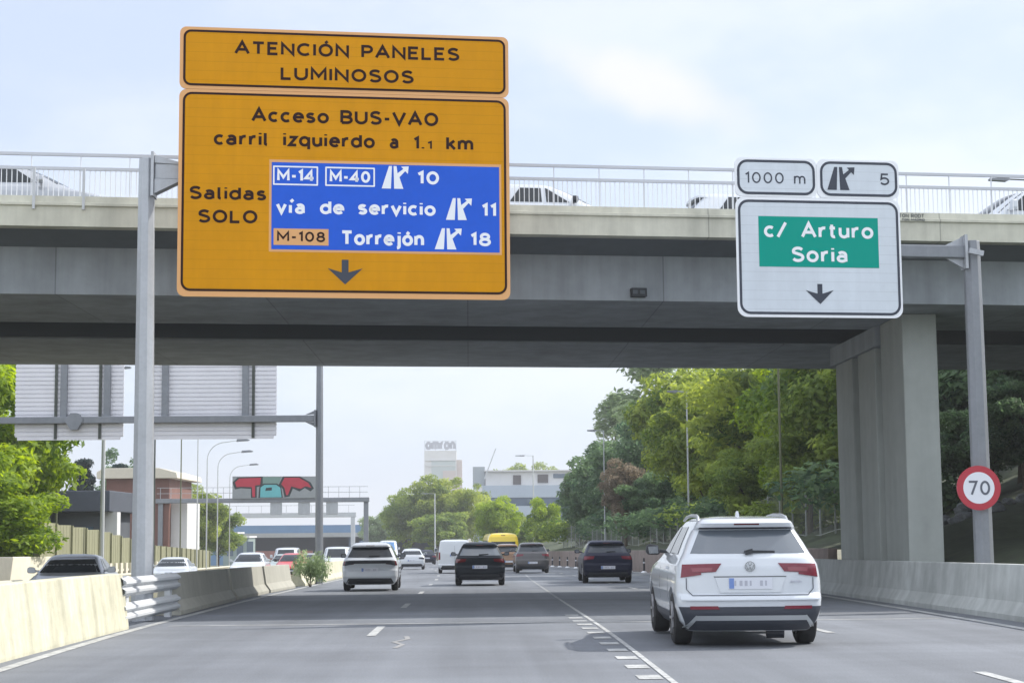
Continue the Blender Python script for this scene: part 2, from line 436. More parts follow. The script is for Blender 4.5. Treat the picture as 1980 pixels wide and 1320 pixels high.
# ------------------------------------------------------------------ signs: lettering helpers
def arc(cx, cy, rx, ry, a0, a1, n=None):
    n = n or max(3, int(abs(a1 - a0) / 18))
    return [(cx + rx * math.cos(R(a0 + (a1 - a0) * i / n)), cy + ry * math.sin(R(a0 + (a1 - a0) * i / n))) for i in range(n + 1)]
def glyphs():
    """road-sign alphabet drawn with strokes; cap height 1, x height 0.72; value = (advance width, strokes)"""
    G = {}
    o = arc(.30, .36, .28, .33, 0, 360); O = arc(.40, .5, .37, .46, 0, 360)
    def bowl(x=.02): return arc(x + .28, .36, .28, .33, 0, 360)
    G['A'] = (.80, [[(0, 0), (.40, 1), (.80, 0)], [(.15, .34), (.65, .34)]])
    G['B'] = (.66, [[(.02, .03), (.02, .97), (.36, .97)] + arc(.36, .745, .24, .225, 90, -90) + [(.06, .52)], [(.36, .50)] + arc(.36, .265, .29, .235, 90, -90) + [(.02, .03)]])
    G['C'] = (.74, [arc(.42, .5, .40, .46, 48, 312)])
    G['D'] = (.74, [[(.02, .03), (.02, .97), (.30, .97)] + arc(.30, .5, .42, .47, 90, -90) + [(.02, .03)]])
    G['E'] = (.58, [[(.58, .97), (.03, .97), (.03, .03), (.58, .03)], [(.06, .52), (.50, .52)]])
    G['I'] = (.06, [[(.03, 0), (.03, 1)]])
    G['L'] = (.55, [[(.03, 1), (.03, .03), (.55, .03)]])
    G['M'] = (.86, [[(.03, 0), (.03, .98), (.43, .30), (.83, .98), (.83, 0)]])
    G['N'] = (.74, [[(.03, 0), (.03, .97), (.71, .03), (.71, 1)]])
    G['O'] = (.80, [O]); G['Ó'] = (.80, [O, [(.36, 1.12), (.52, 1.30)]])
    G['P'] = (.62, [[(.03, 0), (.03, .97), (.34, .97)] + arc(.34, .71, .26, .26, 90, -90) + [(.06, .45)]])
    G['R'] = (.68, [[(.03, 0), (.03, .97), (.36, .97)] + arc(.36, .72, .26, .25, 90, -90) + [(.06, .47)], [(.34, .45), (.66, 0)]])
    G['S'] = (.64, [arc(.33, .735, .28, .235, 28, 205) + arc(.32, .27, .30, .24, 62, -155)])
    G['T'] = (.68, [[(0, .97), (.68, .97)], [(.34, .94), (.34, 0)]])
    G['U'] = (.72, [[(.03, 1), (.03, .37)] + arc(.36, .36, .33, .33, 180, 360) + [(.69, 1)]])
    G['V'] = (.76, [[(0, 1), (.38, .02), (.76, 1)]])
    G['a'] = (.56, [arc(.27, .50, .22, .19, 150, 0) + [(.50, 0)], arc(.26, .22, .24, .19, 40, 320)])
    G['c'] = (.52, [arc(.30, .36, .28, .33, 50, 310)])
    G['d'] = (.58, [bowl(0), [(.555, 1), (.555, 0)]])
    G['e'] = (.58, [[(.03, .38), (.565, .38)] + arc(.30, .38, .265, .31, 6, 180)[0:] + arc(.30, .36, .28, .33, 180, 318)])
    G['i'] = (.06, [[(.03, 0), (.03, .72)], [(.03, .89), (.03, 1.0)]]); G['í'] = (.22, [[(.08, 0), (.08, .66)], [(.10, .94), (.28, 1.14)]])
    G['j'] = (.22, [arc(.02, -.10, .16, .16, 270, 360) + [(.18, .72)], [(.18, .89), (.18, 1.0)]])
    G['k'] = (.52, [[(.03, 0), (.03, 1)], [(.48, .72), (.07, .32)], [(.20, .42), (.52, 0)]])
    G['l'] = (.16, [[(.03, 1), (.03, .14)] + arc(.15, .14, .12, .11, 180, 270)])
    G['m'] = (.92, [[(.03, 0), (.03, .72)], [(.05, .44)] + arc(.25, .44, .215, .25, 160, 0) + [(.465, 0)], [(.485, .44)] + arc(.68, .44, .21, .25, 160, 0) + [(.89, 0)]])
    G['n'] = (.54, [[(.03, 0), (.03, .72)], [(.05, .44)] + arc(.275, .42, .235, .27, 165, 0) + [(.51, 0)]])
    G['o'] = (.60, [o]); G['ó'] = (.60, [o, [(.26, .84), (.40, 1.04)]])
    G['q'] = (.58, [bowl(0), [(.555, .72), (.555, -.30)]])
    G['r'] = (.36, [[(.03, 0), (.03, .72)], [(.05, .40)] + arc(.30, .42, .25, .27, 165, 75)])
    G['s'] = (.48, [arc(.24, .53, .20, .16, 30, 215) + arc(.23, .20, .22, .17, 60, -155)])
    G['t'] = (.36, [[(.14, .95), (.14, .18)] + arc(.28, .18, .14, .15, 180, 290), [(0, .69), (.34, .69)]])
    G['u'] = (.54, [[(.03, .72), (.03, .30)] + arc(.265, .29, .235, .26, 180, 345), [(.51, .72), (.51, 0)]])
    G['v'] = (.56, [[(0, .72), (.28, .02), (.56, .72)]])
    G['z'] = (.48, [[(.02, .69), (.46, .69), (.03, .03), (.48, .03)]])
    G['0'] = (.62, [arc(.31, .5, .28, .46, 0, 360)])
    G['1'] = (.24, [[(0, .80), (.21, .97), (.21, 0)]])
    G['4'] = (.66, [[(.48, 0), (.48, .97), (.02, .26), (.66, .26)]])
    G['5'] = (.58, [[(.54, .97), (.10, .97), (.06, .52)] + arc(.28, .33, .28, .29, 130, -150)])
    G['7'] = (.56, [[(0, .97), (.54, .97), (.18, 0)]])
    G['8'] = (.60, [arc(.30, .74, .22, .22, 0, 360), arc(.30, .27, .27, .25, 0, 360)])
    G['-'] = (.30, [[(0, .42), (.30, .42)]]); G['.'] = (.08, [[(.04, 0), (.04, .12)]]); G['/'] = (.50, [[(0, -.04), (.50, 1.04)]])
    return G
GLY = glyphs()
def stroke(mb, pts, w, y):
    """one mitred ribbon of width w along pts (x, z)"""
    pts = [p for i, p in enumerate(pts) if i == 0 or (Vector(p) - Vector(pts[i - 1])).length > 1e-5]
    closed = len(pts) > 4 and (Vector(pts[0]) - Vector(pts[-1])).length < 1e-4
    P = [Vector(p) for p in pts]
    if closed: P = P[:-1]
    n = len(P); vs = []
    for i in range(n):
        p = P[i]; a = P[i - 1] if (i > 0 or closed) else None; b = P[(i + 1) % n] if (i < n - 1 or closed) else None
        d0 = (p - a).normalized() if a is not None else None; d1 = (b - p).normalized() if b is not None else None
        d0 = d0 or d1; d1 = d1 or d0
        t = d0 + d1
        t = t.normalized() if t.length > 1e-3 else d1
        nrm = Vector((-t.y, t.x)); k = max(.45, nrm.dot(Vector((-d1.y, d1.x)))); h = w / 2 / k
        vs += [(p.x + nrm.x * h, y, p.y + nrm.y * h), (p.x - nrm.x * h, y, p.y - nrm.y * h)]
    mb.add(vs, [(2 * i, 2 * i + 1, (2 * i + 3) % (2 * n), (2 * i + 2) % (2 * n)) for i in range(n if closed else n - 1)])
def letters(mb, s, x0, x1, z, cap, y, weight=.212, gap=.27):
    adv = 0.0; items = []
    for ch in s:
        if ch == ' ': adv += .62; continue
        w, st = GLY[ch]; items.append((adv, st)); adv += w + gap
    tot = adv - gap; ww = cap * weight
    kx = (x1 - x0 - ww * .8) / max(tot, .05) if tot > .15 else cap
    for a, st in items:
        for k, pl in enumerate(st):
            stroke(mb, [(x0 + ww * .4 + (a + px) * kx, z + ww * .3 + py * (cap - ww * .6)) for px, py in pl], ww, y - .0005 * k)
def rrect(x0, x1, z0, z1, r, n=6):
    pts = []
    for cx, cz, a in ((x1 - r, z1 - r, 0), (x0 + r, z1 - r, 90), (x0 + r, z0 + r, 180), (x1 - r, z0 + r, 270)):
        for i in range(n + 1):
            t = R(a + 90 * i / n); pts.append((cx + r * math.cos(t), cz + r * math.sin(t)))
    return pts
def ring(mb, x0, x1, z0, z1, r, w, y):
    a = rrect(x0, x1, z0, z1, r); b = rrect(x0 + w, x1 - w, z0 + w, z1 - w, max(0.01, r - w)); n = len(a)
    vs = [(x, y, z) for x, z in a] + [(x, y, z) for x, z in b]
    mb.add(vs, [(i, (i + 1) % n, (i + 1) % n + n, i + n) for i in range(n)])
def flat(mb, poly, y): mb.add([(x, y, z) for x, z in poly], [tuple(range(len(poly)))])
def exit_symbol(mb, x0, x1, z0, z1, y):
    P = lambda pts: [(x0 + u * (x1 - x0), z0 + v * (z1 - z0)) for u, v in pts]
    flat(mb, P([(0, 0), (.34, 0), (.38, 1), (.27, 1)]), y)
    flat(mb, P([(.46, 0), (.80, 0), (.66, .50), (.60, .58), (.55, 1), (.44, 1)]), y)
    flat(mb, P([(.62, .46), (.90, .82), (.82, .90), (.56, .66)]), y - 0.001)
    flat(mb, P([(.72, .98), (1, 1), (.97, .66)]), y - 0.0015)
SIGN_Y = mat('sign_yellow', (0.60, 0.262, 0.0), 0.7, noise=(0.6, 0.06), streak=(5, .05), spec=.12, slats=.175)
SIGN_YE = mat('sign_orange_edge', (0.68, 0.35, 0.13), 0.45)
SIGN_K = mat('sign_black', (0.028, 0.011, 0.009), 0.7, spec=.1)
SIGN_B = mat('sign_blue', (0.018, 0.105, 0.60), 0.6, noise=(0.8, 0.06), spec=.15)
SIGN_W = mat('sign_white', (0.80, 0.82, 0.86), 0.45)
SIGN_G = mat('sign_green', (0.0, 0.30, 0.235), 0.7, spec=.1)
SIGN_GR = mat('sign_pale_grey', (0.59, 0.64, 0.70), 0.45, noise=(0.8, 0.05), streak=(5, .05), slats=.175)
SIGN_NAVY = mat('sign_dark_blue', (0.025, 0.033, 0.055), 0.5)

# ------------------------------------------------------------------ left yellow cantilever sign
YAW = R(7.0)
g = empty('overhead_sign', (-5.84, 31.4, zr(31)), 0, 'big yellow overhead sign on a grey post beside the median barrier', 'road sign')
pz = lambda z: z - zr(31)
MB().tube([(0, 0, 0), (-0.02, 0, pz(0.3)), (-0.05, 0, pz(8.15)), (-0.05, 0, pz(8.32))], [0.20, 0.205, 0.148, 0.14], 8, 0.5).build('post', STEEL, g, bevel=0.008)
ca, sa = math.cos(YAW), math.sin(YAW)
T = lambda u, d, z: (u * ca - d * sa, u * sa + d * ca, z)
am = MB(); am.bar(T(0.1, 0, pz(8.07)), T(6.3, 0, pz(8.07)), 0.26, 0.30); am.build('arm', STEEL, g, bevel=0.02)
cl = MB()
cl.add([T(0.10, -0.16, pz(8.36)), T(0.55, -0.15, pz(8.24)), T(0.10, 0.16, pz(8.36)), T(0.55, 0.15, pz(8.24)), T(0.10, -0.16, pz(8.22)), T(0.10, 0.16, pz(8.22)), T(.55, -.15, pz(8.2)), T(.55, .15, pz(8.2))],
       [(0, 1, 3, 2), (0, 4, 6, 1), (2, 3, 7, 5), (0, 2, 5, 4), (1, 6, 7, 3), (4, 5, 7, 6)])
cl.add([T(0.10, -0.16, pz(7.65)), T(0.62, -0.15, pz(7.92)), T(0.10, 0.16, pz(7.65)), T(0.62, 0.15, pz(7.92)), T(0.10, -0.16, pz(7.92)), T(0.10, 0.16, pz(7.92))],
       [(0, 1, 3, 2), (0, 4, 1), (2, 3, 5), (0, 2, 5, 4), (1, 4, 5, 3)])
cl.bar(T(0.085, 0, pz(7.6)), T(0.085, 0, pz(8.42)), 0.05, 0.42)
cl.build('bracket', STEEL, g)
SX, SD = 0.54, -0.42        # panel origin along the arm and in front of it
S = lambda mb: mb.mapped(lambda p: T(p.x + SX, p.y + SD, p.z + pz(5.72)))
st = MB()
for u in (0.7, 2.2, 3.9, 5.4): S(MB().box(u - 0.05, u + 0.05, 0.031, 0.24, 0.25, 4.9)).build('stiffener', STEEL_D, g)
upper = S(MB().prism_y(rrect(0.0, 6.09, 3.835, 5.0, 0.12), 0, 0.03)).build('sign_panel', SIGN_YE, g)
lower = S(MB().prism_y(rrect(0.0, 6.09, 0.0, 3.829, 0.14), 0, 0.03)).build('sign_panel', SIGN_YE, g)
S(MB().prism_y(rrect(0.065, 6.03, 3.895, 4.945, 0.13), -0.004, 0.001)).build('sheeting', SIGN_Y, upper, label='yellow sheeting inside the border')
S(MB().prism_y(rrect(0.065, 6.03, 0.10, 3.775, 0.16), -0.004, 0.001)).build('sheeting', SIGN_Y, lower, label='yellow sheeting inside the border')
b = MB(); ring(b, 0.065, 6.03, 3.895, 4.945, 0.14, 0.042, -0.008); S(b).build('border', SIGN_K, upper)
b = MB(); ring(b, 0.065, 6.03, 0.10, 3.775, 0.17, 0.042, -0.008); S(b).build('border', SIGN_K, lower)
b = MB(); letters(b, 'ATENCIÓN PANELES', 0.99, 5.16, 4.51, 0.245, -0.009); S(b).build('lettering', SIGN_K, upper)
b = MB(); letters(b, 'LUMINOSOS', 1.83, 4.30, 4.05, 0.245, -0.009); S(b).build('lettering', SIGN_K, upper)
b = MB()
for t, x0, x1, z, h in (('Acceso BUS-VAO', 1.31, 4.76, 3.25, .255), ('carril', .63, 1.62, 2.80, .255), ('izquierdo', 1.885, 3.575, 2.805, .255), ('a', 3.85, 4.02, 2.805, .255),
                        ('1.', 4.29, 4.50, 2.805, .24), ('1', 4.55, 4.64, 2.81, .155), ('km', 4.90, 5.415, 2.805, .255), ('Salidas', .20, 1.59, 1.785, .24), ('SOLO', .36, 1.435, 1.355, .24)):
    b = MB(); letters(b, t, x0, x1, z, h, -0.009); S(b).build('lettering', SIGN_K, lower, label='dark lettering')
b = MB().prism_y([(1.64, 0.84), (5.935, 0.84), (5.935, 2.55), (1.64, 2.55)], -0.007, 0.0); S(b).build('panel_edge', SIGN_YE, lower)
b = MB().prism_y([(1.685, 0.885), (5.895, 0.885), (5.895, 2.50), (1.685, 2.50)], -0.012, -0.001); S(b).build('destination_panel', SIGN_B, lower)
b = MB()
for t, x0, x1, z, h in (('M-14', 1.78, 2.465, 2.15, .215), ('M-40', 2.74, 3.49, 2.15, .215), ('10', 4.36, 4.77, 2.145, .245), ('vía', 1.77, 2.30, 1.545, .25), ('de', 2.57, 3.01, 1.55, .25),
                        ('servicio', 3.26, 4.70, 1.555, .25), ('11', 5.56, 5.835, 1.56, .245), ('Torrejón', 2.95, 4.485, .985, .265), ('18', 5.345, 5.735, 1.005, .245)):
    b = MB(); letters(b, t, x0, x1, z, h, -0.0165, .225); S(b).build('lettering', SIGN_W, lower, label='white lettering')
for x0, x1 in ((1.708, 2.53), (2.66, 3.575)):
    b = MB(); ring(b, x0, x1, 2.075, 2.435, 0.015, 0.028, -0.0165); S(b).build('route_frame', SIGN_W, lower)
b = MB().prism_y([(1.725, 0.965), (2.725, 0.965), (2.725, 1.27), (1.725, 1.27)], -0.0165, -0.011); S(b).build('route_badge', SIGN_YE, lower)
b = MB(); letters(b, 'M-108', 1.785, 2.665, 1.03, .185, -0.021, .19); S(b).build('route_number', SIGN_K, lower)
for x0, x1, z0, z1 in ((3.70, 4.20, 2.05, 2.475), (4.89, 5.38, 1.485, 1.895), (4.68, 5.185, .93, 1.325)):
    b = MB(); exit_symbol(b, x0, x1, z0, z1, -0.0165); S(b).build('exit_symbol', SIGN_W, lower)
b = MB()
flat(b, [(2.968, .71), (3.091, .71), (3.091, .47), (2.968, .47)], -0.009)
flat(b, [(2.71, .55), (3.03, .252), (3.352, .552), (3.10, .478), (2.96, .476)], -0.0095)
S(b).build('lane_arrow', SIGN_NAVY, lower)

# ------------------------------------------------------------------ right grey cantilever sign
g = empty('overhead_sign', (9.68, 32.5, zr(32)), 0, 'white overhead sign with green panel on a post behind the right barrier', 'road sign')
pz = lambda z: z - zr(32.5)
MB().tube([(0, 0, 0), (-0.02, 0, pz(6.7)), (-0.02, 0, pz(6.9))], [0.185, 0.165, 0.155], 8, 0.5).build('post', STEEL_D, g, bevel=0.01)
T2 = lambda u, d, z: (u * ca - d * sa, u * sa + d * ca, z)
MB().bar(T2(-4.6, 0, pz(6.68)), T2(-0.12, 0, pz(6.68)), 0.22, 0.24).build('arm', STEEL_D, g, bevel=0.02)
cl = MB()
cl.bar(T2(-0.17, 0, pz(6.35)), T2(-0.17, 0, pz(7.0)), 0.05, 0.36)
cl.add([T2(-0.2, -0.02, pz(6.55)), T2(-0.62, -0.02, pz(6.6)), T2(-0.2, -0.02, pz(6.37)), T2(-0.2, 0.02, pz(6.55)), T2(-0.62, 0.02, pz(6.6)), T2(-0.2, 0.02, pz(6.37))], [(0, 1, 2), (3, 5, 4), (0, 3, 4, 1), (1, 4, 5, 2), (2, 5, 3, 0)])
cl.add([T2(-0.2, -0.02, pz(6.8)), T2(-0.62, -0.02, pz(6.78)), T2(-0.2, -0.02, pz(6.98)), T2(-0.2, 0.02, pz(6.8)), T2(-0.62, 0.02, pz(6.78)), T2(-0.2, 0.02, pz(6.98))], [(0, 2, 1), (3, 4, 5), (0, 1, 4, 3), (1, 2, 5, 4), (2, 0, 3, 5)])
cl.bar(T2(-0.17, -0.24, pz(6.68)), T2(0.1, -0.26, pz(6.62)), 0.06, 0.10)
cl.build('bracket', STEEL, g)
S2 = lambda mb: mb.mapped(lambda p: T2(p.x - 4.75, p.y - 0.30, p.z + pz(5.36)))
st = MB()
for u in (0.6, 2.6): S2(MB().box(u - 0.05, u + 0.05, 0.031, 0.17, 0.2, 2.9)).build('stiffener', STEEL_D, g)
p1 = S2(MB().prism_y(rrect(0.0, 1.585, 2.265, 3.0, 0.13), 0, 0.03)).build('sign_panel', SIGN_W, g)
p2 = S2(MB().prism_y(rrect(1.59, 3.2, 2.265, 3.0, 0.13), 0, 0.03)).build('sign_panel', SIGN_W, g)
p3 = S2(MB().prism_y(rrect(0.0, 3.2, 0.0, 2.26, 0.18), 0, 0.03)).build('sign_panel', SIGN_W, g)
for par, (x0, x1, z0, z1, r) in ((p1, (.04, 1.55, 2.305, 2.965, .2)), (p2, (1.65, 3.165, 2.305, 2.965, .2)), (p3, (.04, 3.16, .05, 2.205, .2))):
    S2(MB().prism_y(rrect(x0, x1, z0, z1, r), -0.004, 0.001)).build('sheeting', SIGN_GR, par)
    b = MB(); ring(b, x0, x1, z0, z1, r, 0.048, -0.008); S2(b).build('border', SIGN_NAVY, par)
b = MB(); letters(b, '1000', .195, .945, 2.515, .215, -0.009, .13); letters(b, 'm', 1.135, 1.365, 2.515, .215, -0.009, .13); S2(b).build('lettering', SIGN_NAVY, p1)
b = MB(); letters(b, '5', 2.82, 3.01, 2.53, .225, -0.009, .15); S2(b).build('lettering', SIGN_NAVY, p2)
b = MB(); exit_symbol(b, 1.785, 2.33, 2.42, 2.86, -0.009); S2(b).build('exit_symbol', SIGN_NAVY, p2)
S2(MB().prism_y([(.43, .945), (2.755, .945), (2.755, 1.895), (.43, 1.895)], -0.009, 0)).build('destination_panel', SIGN_G, p3)
b = MB(); letters(b, 'c/', .53, .975, 1.50, .285, -0.0135, .20); S2(b).build('lettering', SIGN_W, p3); b = MB(); letters(b, 'Arturo', 1.25, 2.66, 1.50, .285, -0.0135, .20); S2(b).build('lettering', SIGN_W, p3); b = MB(); letters(b, 'Soria', 1.05, 2.15, 1.04, .285, -0.0135, .20)
S2(b).build('lettering', SIGN_W, p3)
b = MB(); flat(b, [(1.537, .63), (1.633, .63), (1.633, .45), (1.537, .45)], -0.009); flat(b, [(1.31, .51), (1.587, .25), (1.85, .515), (1.64, .45), (1.53, .45)], -0.0095)
S2(b).build('lane_arrow', SIGN_NAVY, p3)

# speed limit sign strapped to that post
g = empty('speed_limit_sign', (9.54, 32.2, 2.19), R(1), 'round 70 speed limit sign with red rim on the right post', 'road sign')
def disc(mb, r, y0, y1, n=48): mb.prism_y([(r * math.cos(2 * math.pi * k / n), r * math.sin(2 * math.pi * k / n)) for k in range(n)], y0, y1)
b = MB(); disc(b, .415, 0, .03); b.build('rim', mat('sign_red', (0.42, 0.03, 0.05), 0.4), g)
b = MB(); disc(b, .295, -.005, .001); b.build('face', mat('sign_face_white', (0.72, 0.74, 0.8), 0.45), g)
b = MB(); letters(b, '70', -.205, .215, -.135, .27, -.009, .15); b.build('number', mat('sign_number_grey', (0.10, 0.11, 0.14), 0.5), g)
for z in (-.18, .12): MB().box(-.2, .2, .031, .11, z, z + .06).build('clamp', STEEL_D, g)

# ------------------------------------------------------------------ the bridge
BA = R(7.0); bc, bs = math.cos(BA), math.sin(BA)
B = lambda u, d, z: (u * bc - d * bs, 34.6 + u * bs + d * bc, z)
def BM(mb): return mb.mapped(lambda p: B(p.x, p.y, p.z))
br = empty('bridge', (0, 0, 0), 0, 'concrete road bridge spanning the motorway with a pale parapet', 'bridge')
U0, U1 = -60, 75
def extr(poly, m, name, u0=U0, u1=U1, label=None):
    """polygon in (depth, z) extruded along the bridge"""
    n = len(poly); vs = [(u0, d, z) for d, z in poly] + [(u1, d, z) for d, z in poly]
    fs = [tuple(range(n)), tuple(range(n, 2 * n))[::-1]] + [(i, (i + 1) % n, (i + 1) % n + n, i + n) for i in range(n)]
    return BM(MB().add(vs, fs)).build(name, m, br, label=label)
extr([(0, 7.47), (0, 7.86), (-.05, 7.88), (-.05, 7.93), (.03, 7.95), (.05, 8.08), (.32, 8.08), (.34, 7.65), (.34, 7.47)], CONC_FASCIA, 'parapet', label='near side parapet')
extr([(17.9, 7.47), (17.9, 8.08), (18.2, 8.08), (18.25, 7.47)], CONC_FASCIA, 'parapet', label='far side parapet')
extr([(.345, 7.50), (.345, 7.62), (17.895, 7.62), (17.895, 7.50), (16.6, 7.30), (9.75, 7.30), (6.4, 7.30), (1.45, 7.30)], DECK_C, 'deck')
extr([(1.5, 7.297), (6.3, 7.297), (6.3, 6.33), (1.5, 6.33)], CONC_BR, 'girder')
extr([(9.8, 7.297), (16.5, 7.297), (16.5, 6.33), (9.8, 6.33)], CONC_BR, 'girder')
extr([(9.62, 7.25), (9.797, 7.25), (9.797, 6.36), (9.62, 6.36)], mat('dark_steel_beam', (0.065, 0.078, 0.09), 0.6), 'steel_beam')  # added dark strips that colour in the shade between the girders
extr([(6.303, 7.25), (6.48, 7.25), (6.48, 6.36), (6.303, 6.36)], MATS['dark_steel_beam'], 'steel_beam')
RAIL = mat('railing_grey', (0.52, 0.54, 0.58), 0.5, 0.2)
rl = empty('bridge_railing', (0, 0, 0), 0, 'thin grey railing of close vertical bars along the bridge edge', 'railing')
BM(MB().bar((U0, .15, 8.93), (U1, .15, 8.93), .06, .06)).build('top_rail', RAIL, rl)
BM(MB().bar((U0, .15, 8.65), (U1, .15, 8.65), .05, .06)).build('mid_rail', RAIL, rl)
b = MB(); u = -26.0
while u < 30: b.bar((u, .15, 8.081), (u, .15, 8.62), .015, .015); u += .10
BM(b).build('baluster_infill', mat('railing_pale', (0.78, 0.80, 0.83), 0.5), rl)
u = -58.03; far_posts = MB()
while u < 74:
    b = MB() if -14.5 < u < 17 else far_posts
    b.bar((u, .15, 8.081), (u, .15, 8.90), .016, .035); u += 0.95
    if b is not far_posts: BM(b).build('post', mat('railing_post', (0.66, 0.68, 0.71), 0.5), rl)
BM(far_posts).build('post_row', MATS['railing_post'], rl)
for i, u in enumerate((-8.55, -7.6)):
    b = BM(MB().bar((u, -.03, 7.80), (u, -.03, 8.62), .05, .06)); b.build('bracket_post', ALU_PALE, rl)
# pier on the right: wall-like columns one behind the other, with a cap
COL = mat('pier_concrete', (0.36, 0.385, 0.37), 0.85, noise=(0.5, 0.09), streak=(1.5, 0.12), bump=(25, 0.1))
for y0, y1, top in ((39.0, 41.1, 6.325), (41.75, 43.55, 5.83), (44.25, 46.2, 5.83)):
    MB().box(9.92, 10.72, y0, y1, zr(40) - .3, top).build('column', COL, br, bevel=0.03)
MB().box(9.86, 10.80, 41.4, 46.6, 5.835, 6.326).build('pier_cap', CONC_BR, br, bevel=0.02)
for y0, y1 in ((36.0, 38.3), (41.0, 43.0), (46, 48)):
    MB().box(-22.9, -22.1, y0, y1, zr(40) - 1.2, 6.325).build('column', COL, br, bevel=0.03)
# detector box on the girder, lettering sprayed on the parapet
g = empty('detector_box', B(3.85, 1.35, 6.40), BA, 'small black box with two dark openings fixed to the bridge girder', 'box')
MB().box(-.17, .17, .0, .145, 0, .19).build('housing', mat('box_black', (0.02, 0.024, 0.03), 0.6), g, bevel=0.012)
for x in (-.085, .07): MB().box(x - .05, x + .05, -.006, .004, .06, .14).build('opening', mat('box_grey', (0.06, 0.075, 0.09), 0.3), g)
b = MB(); letters(b, 'TON RODT', 9.18, 9.74, 7.965, .085, 0.026, .2); letters(b, 'TON MADRID', 9.21, 9.72, 7.885, .045, -0.057, .3)
BM(b).build('graffiti', mat('graffiti_grey', (0.10, 0.11, 0.11), 0.8), br, label='small dark writing on the parapet')

# ------------------------------------------------------------------ concrete barriers, guard rails
JER = [(0.0, 0.0), (0.0, 0.09), (-0.14, 0.28), (-0.22, 0.81), (-0.40, 0.81), (-0.48, 0.28), (-0.62, 0.09), (-0.62, 0)]
NEAR = [(0.0, -0.05), (0.0, 0.04), (-0.05, 0.42), (-0.12, 0.885), (-0.34, 0.885), (-0.42, 0.40), (-0.46, -0.2)]
def barrier_path(xf, y0, y1, step=3):
    n = max(1, int((y1 - y0) / step)); return [(xf(y0 + (y1 - y0) * i / n), y0 + (y1 - y0) * i / n, zr(y0 + (y1 - y0) * i / n)) for i in range(n + 1)]
mx_ = lambda y: float(np.interp(y, [0, 20, 28, 34, 45, 53, 62, 70, 500], [-5.36, -5.40, -5.46, -5.62, -5.95, -6.02, -5.95, -6.0, -6.0])) + bend(y)
def barrier(prof, y0, y1, label, m, cat='barrier', bev=0.015):
    o = MB().sweep(prof, barrier_path(mx_, y0, y1)).build('concrete_barrier', m, bevel=bev)
    return tag(o, label, cat)
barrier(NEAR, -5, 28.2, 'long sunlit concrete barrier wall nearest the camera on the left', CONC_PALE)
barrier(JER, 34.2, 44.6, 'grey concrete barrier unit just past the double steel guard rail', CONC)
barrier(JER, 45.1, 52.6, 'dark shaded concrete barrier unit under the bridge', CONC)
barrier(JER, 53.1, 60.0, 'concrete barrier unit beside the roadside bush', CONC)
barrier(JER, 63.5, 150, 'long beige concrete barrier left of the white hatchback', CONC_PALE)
WB = [(0, 0), (.03, .03), (.08, .06), (.085, .10), (.02, .14), (.02, .17), (.085, .21), (.08, .25), (.03, .28), (0, .31)]
WBP = WB + [(u - .012, z) for u, z in WB[::-1]]
g = empty('guard_rail', (0, 0, 0), 0, 'short double steel guard rail bridging the gap between concrete barriers', 'guard rail')
path = [(mx_(y) - .10, y, zr(y)) for y in (28.0, 29.5, 31, 32.5, 34.3)]
for z in (.51, .10): MB().sweep([(u, w + z) for u, w in WBP], path).build('beam', STEEL if False else ALU_PALE, g, smooth=50)
for y in (28.7, 33.6): 
    MB().box(mx_(y) - .22, mx_(y) - .112, y - .11, y + .11, zr(y) - .1, zr(y) + .84).build('post', ALU_PALE, g)
g = empty('guard_rail', (0, 0, 0), 0, 'beige guard rail along the far edge of the oncoming road', 'guard rail')
path = [(-16.75 + bend(y), y, zl(-16.75 + bend(y), y)) for y in range(62, 160, 6)]
MB().sweep([(u, w + .45) for u, w in WBP], path).build('beam', mat('beige_steel', (0.5, 0.48, 0.38), 0.6, 0.1), g, smooth=50)
for x, y, z in path: MB().box(x - .12, x - .015, y - .06, y + .06, z - .1, z + .72).build('post', STEEL, g)
# right barrier
RJ = [(0.0, -0.05), (0.0, 0.09), (0.13, 0.30), (0.21, 0.90), (0.40, 0.90), (0.50, 0.3), (0.62, 0.0), (.62, -.05)]
CONC_R = mat('grey_barrier_concrete', (0.42, 0.44, 0.43), 0.85, noise=(0.35, 0.24), streak=(1.6, 0.22), bump=(25, 0.15))
rx_ = lambda y: float(np.interp(y, [0, 15, 27, 44, 50], [8.05, 8.3, 8.72, 9.35, 9.6]))
tag(MB().sweep(RJ[::-1], [(rx_(y), y, zr(y)) for y in range(-4, 52, 3)]).build('concrete_barrier', CONC_R, bevel=0.015), 'grey concrete barrier along the right edge below the bridge columns', 'barrier')
# retaining wall and fence on the embankment
PINK = mat('pinkish_stone', (0.23, 0.185, 0.165), 0.9, noise=(1.2, 0.25), bump=(6, 0.6))
wv = [(0, -.3), (0.0, 1.2), (.28, 1.2), (.28, -.3)]
tag(MB().sweep([(u, z) for u, z in wv], [(wall_x(y), y, zr(y)) for y in range(50, 190, 5)]).build('retaining_wall', PINK, bevel=0.03), 'low pinkish retaining wall below the right hand fence', 'wall')
g = empty('fence', (0, 0, 0), 0, 'tall metal mesh fence with thin posts in front of the right trees', 'fence')
fx = lambda y: wall_x(y) + float(np.interp(y, [50, 66, 120, 170], [2.9, 2.7, 1.9, 1.4]))
FEN = mat('fence_metal', (0.30, 0.32, 0.31), 0.5, 0.3)
ys = [52 + 2.4 * i for i in range(42)]
for y in ys:
    z = z_bank(fx(y), y); MB().tube([(fx(y), y, z - .1), (fx(y), y, z + 1.75)], .032, 6).build('post', FEN, g)
b = MB()
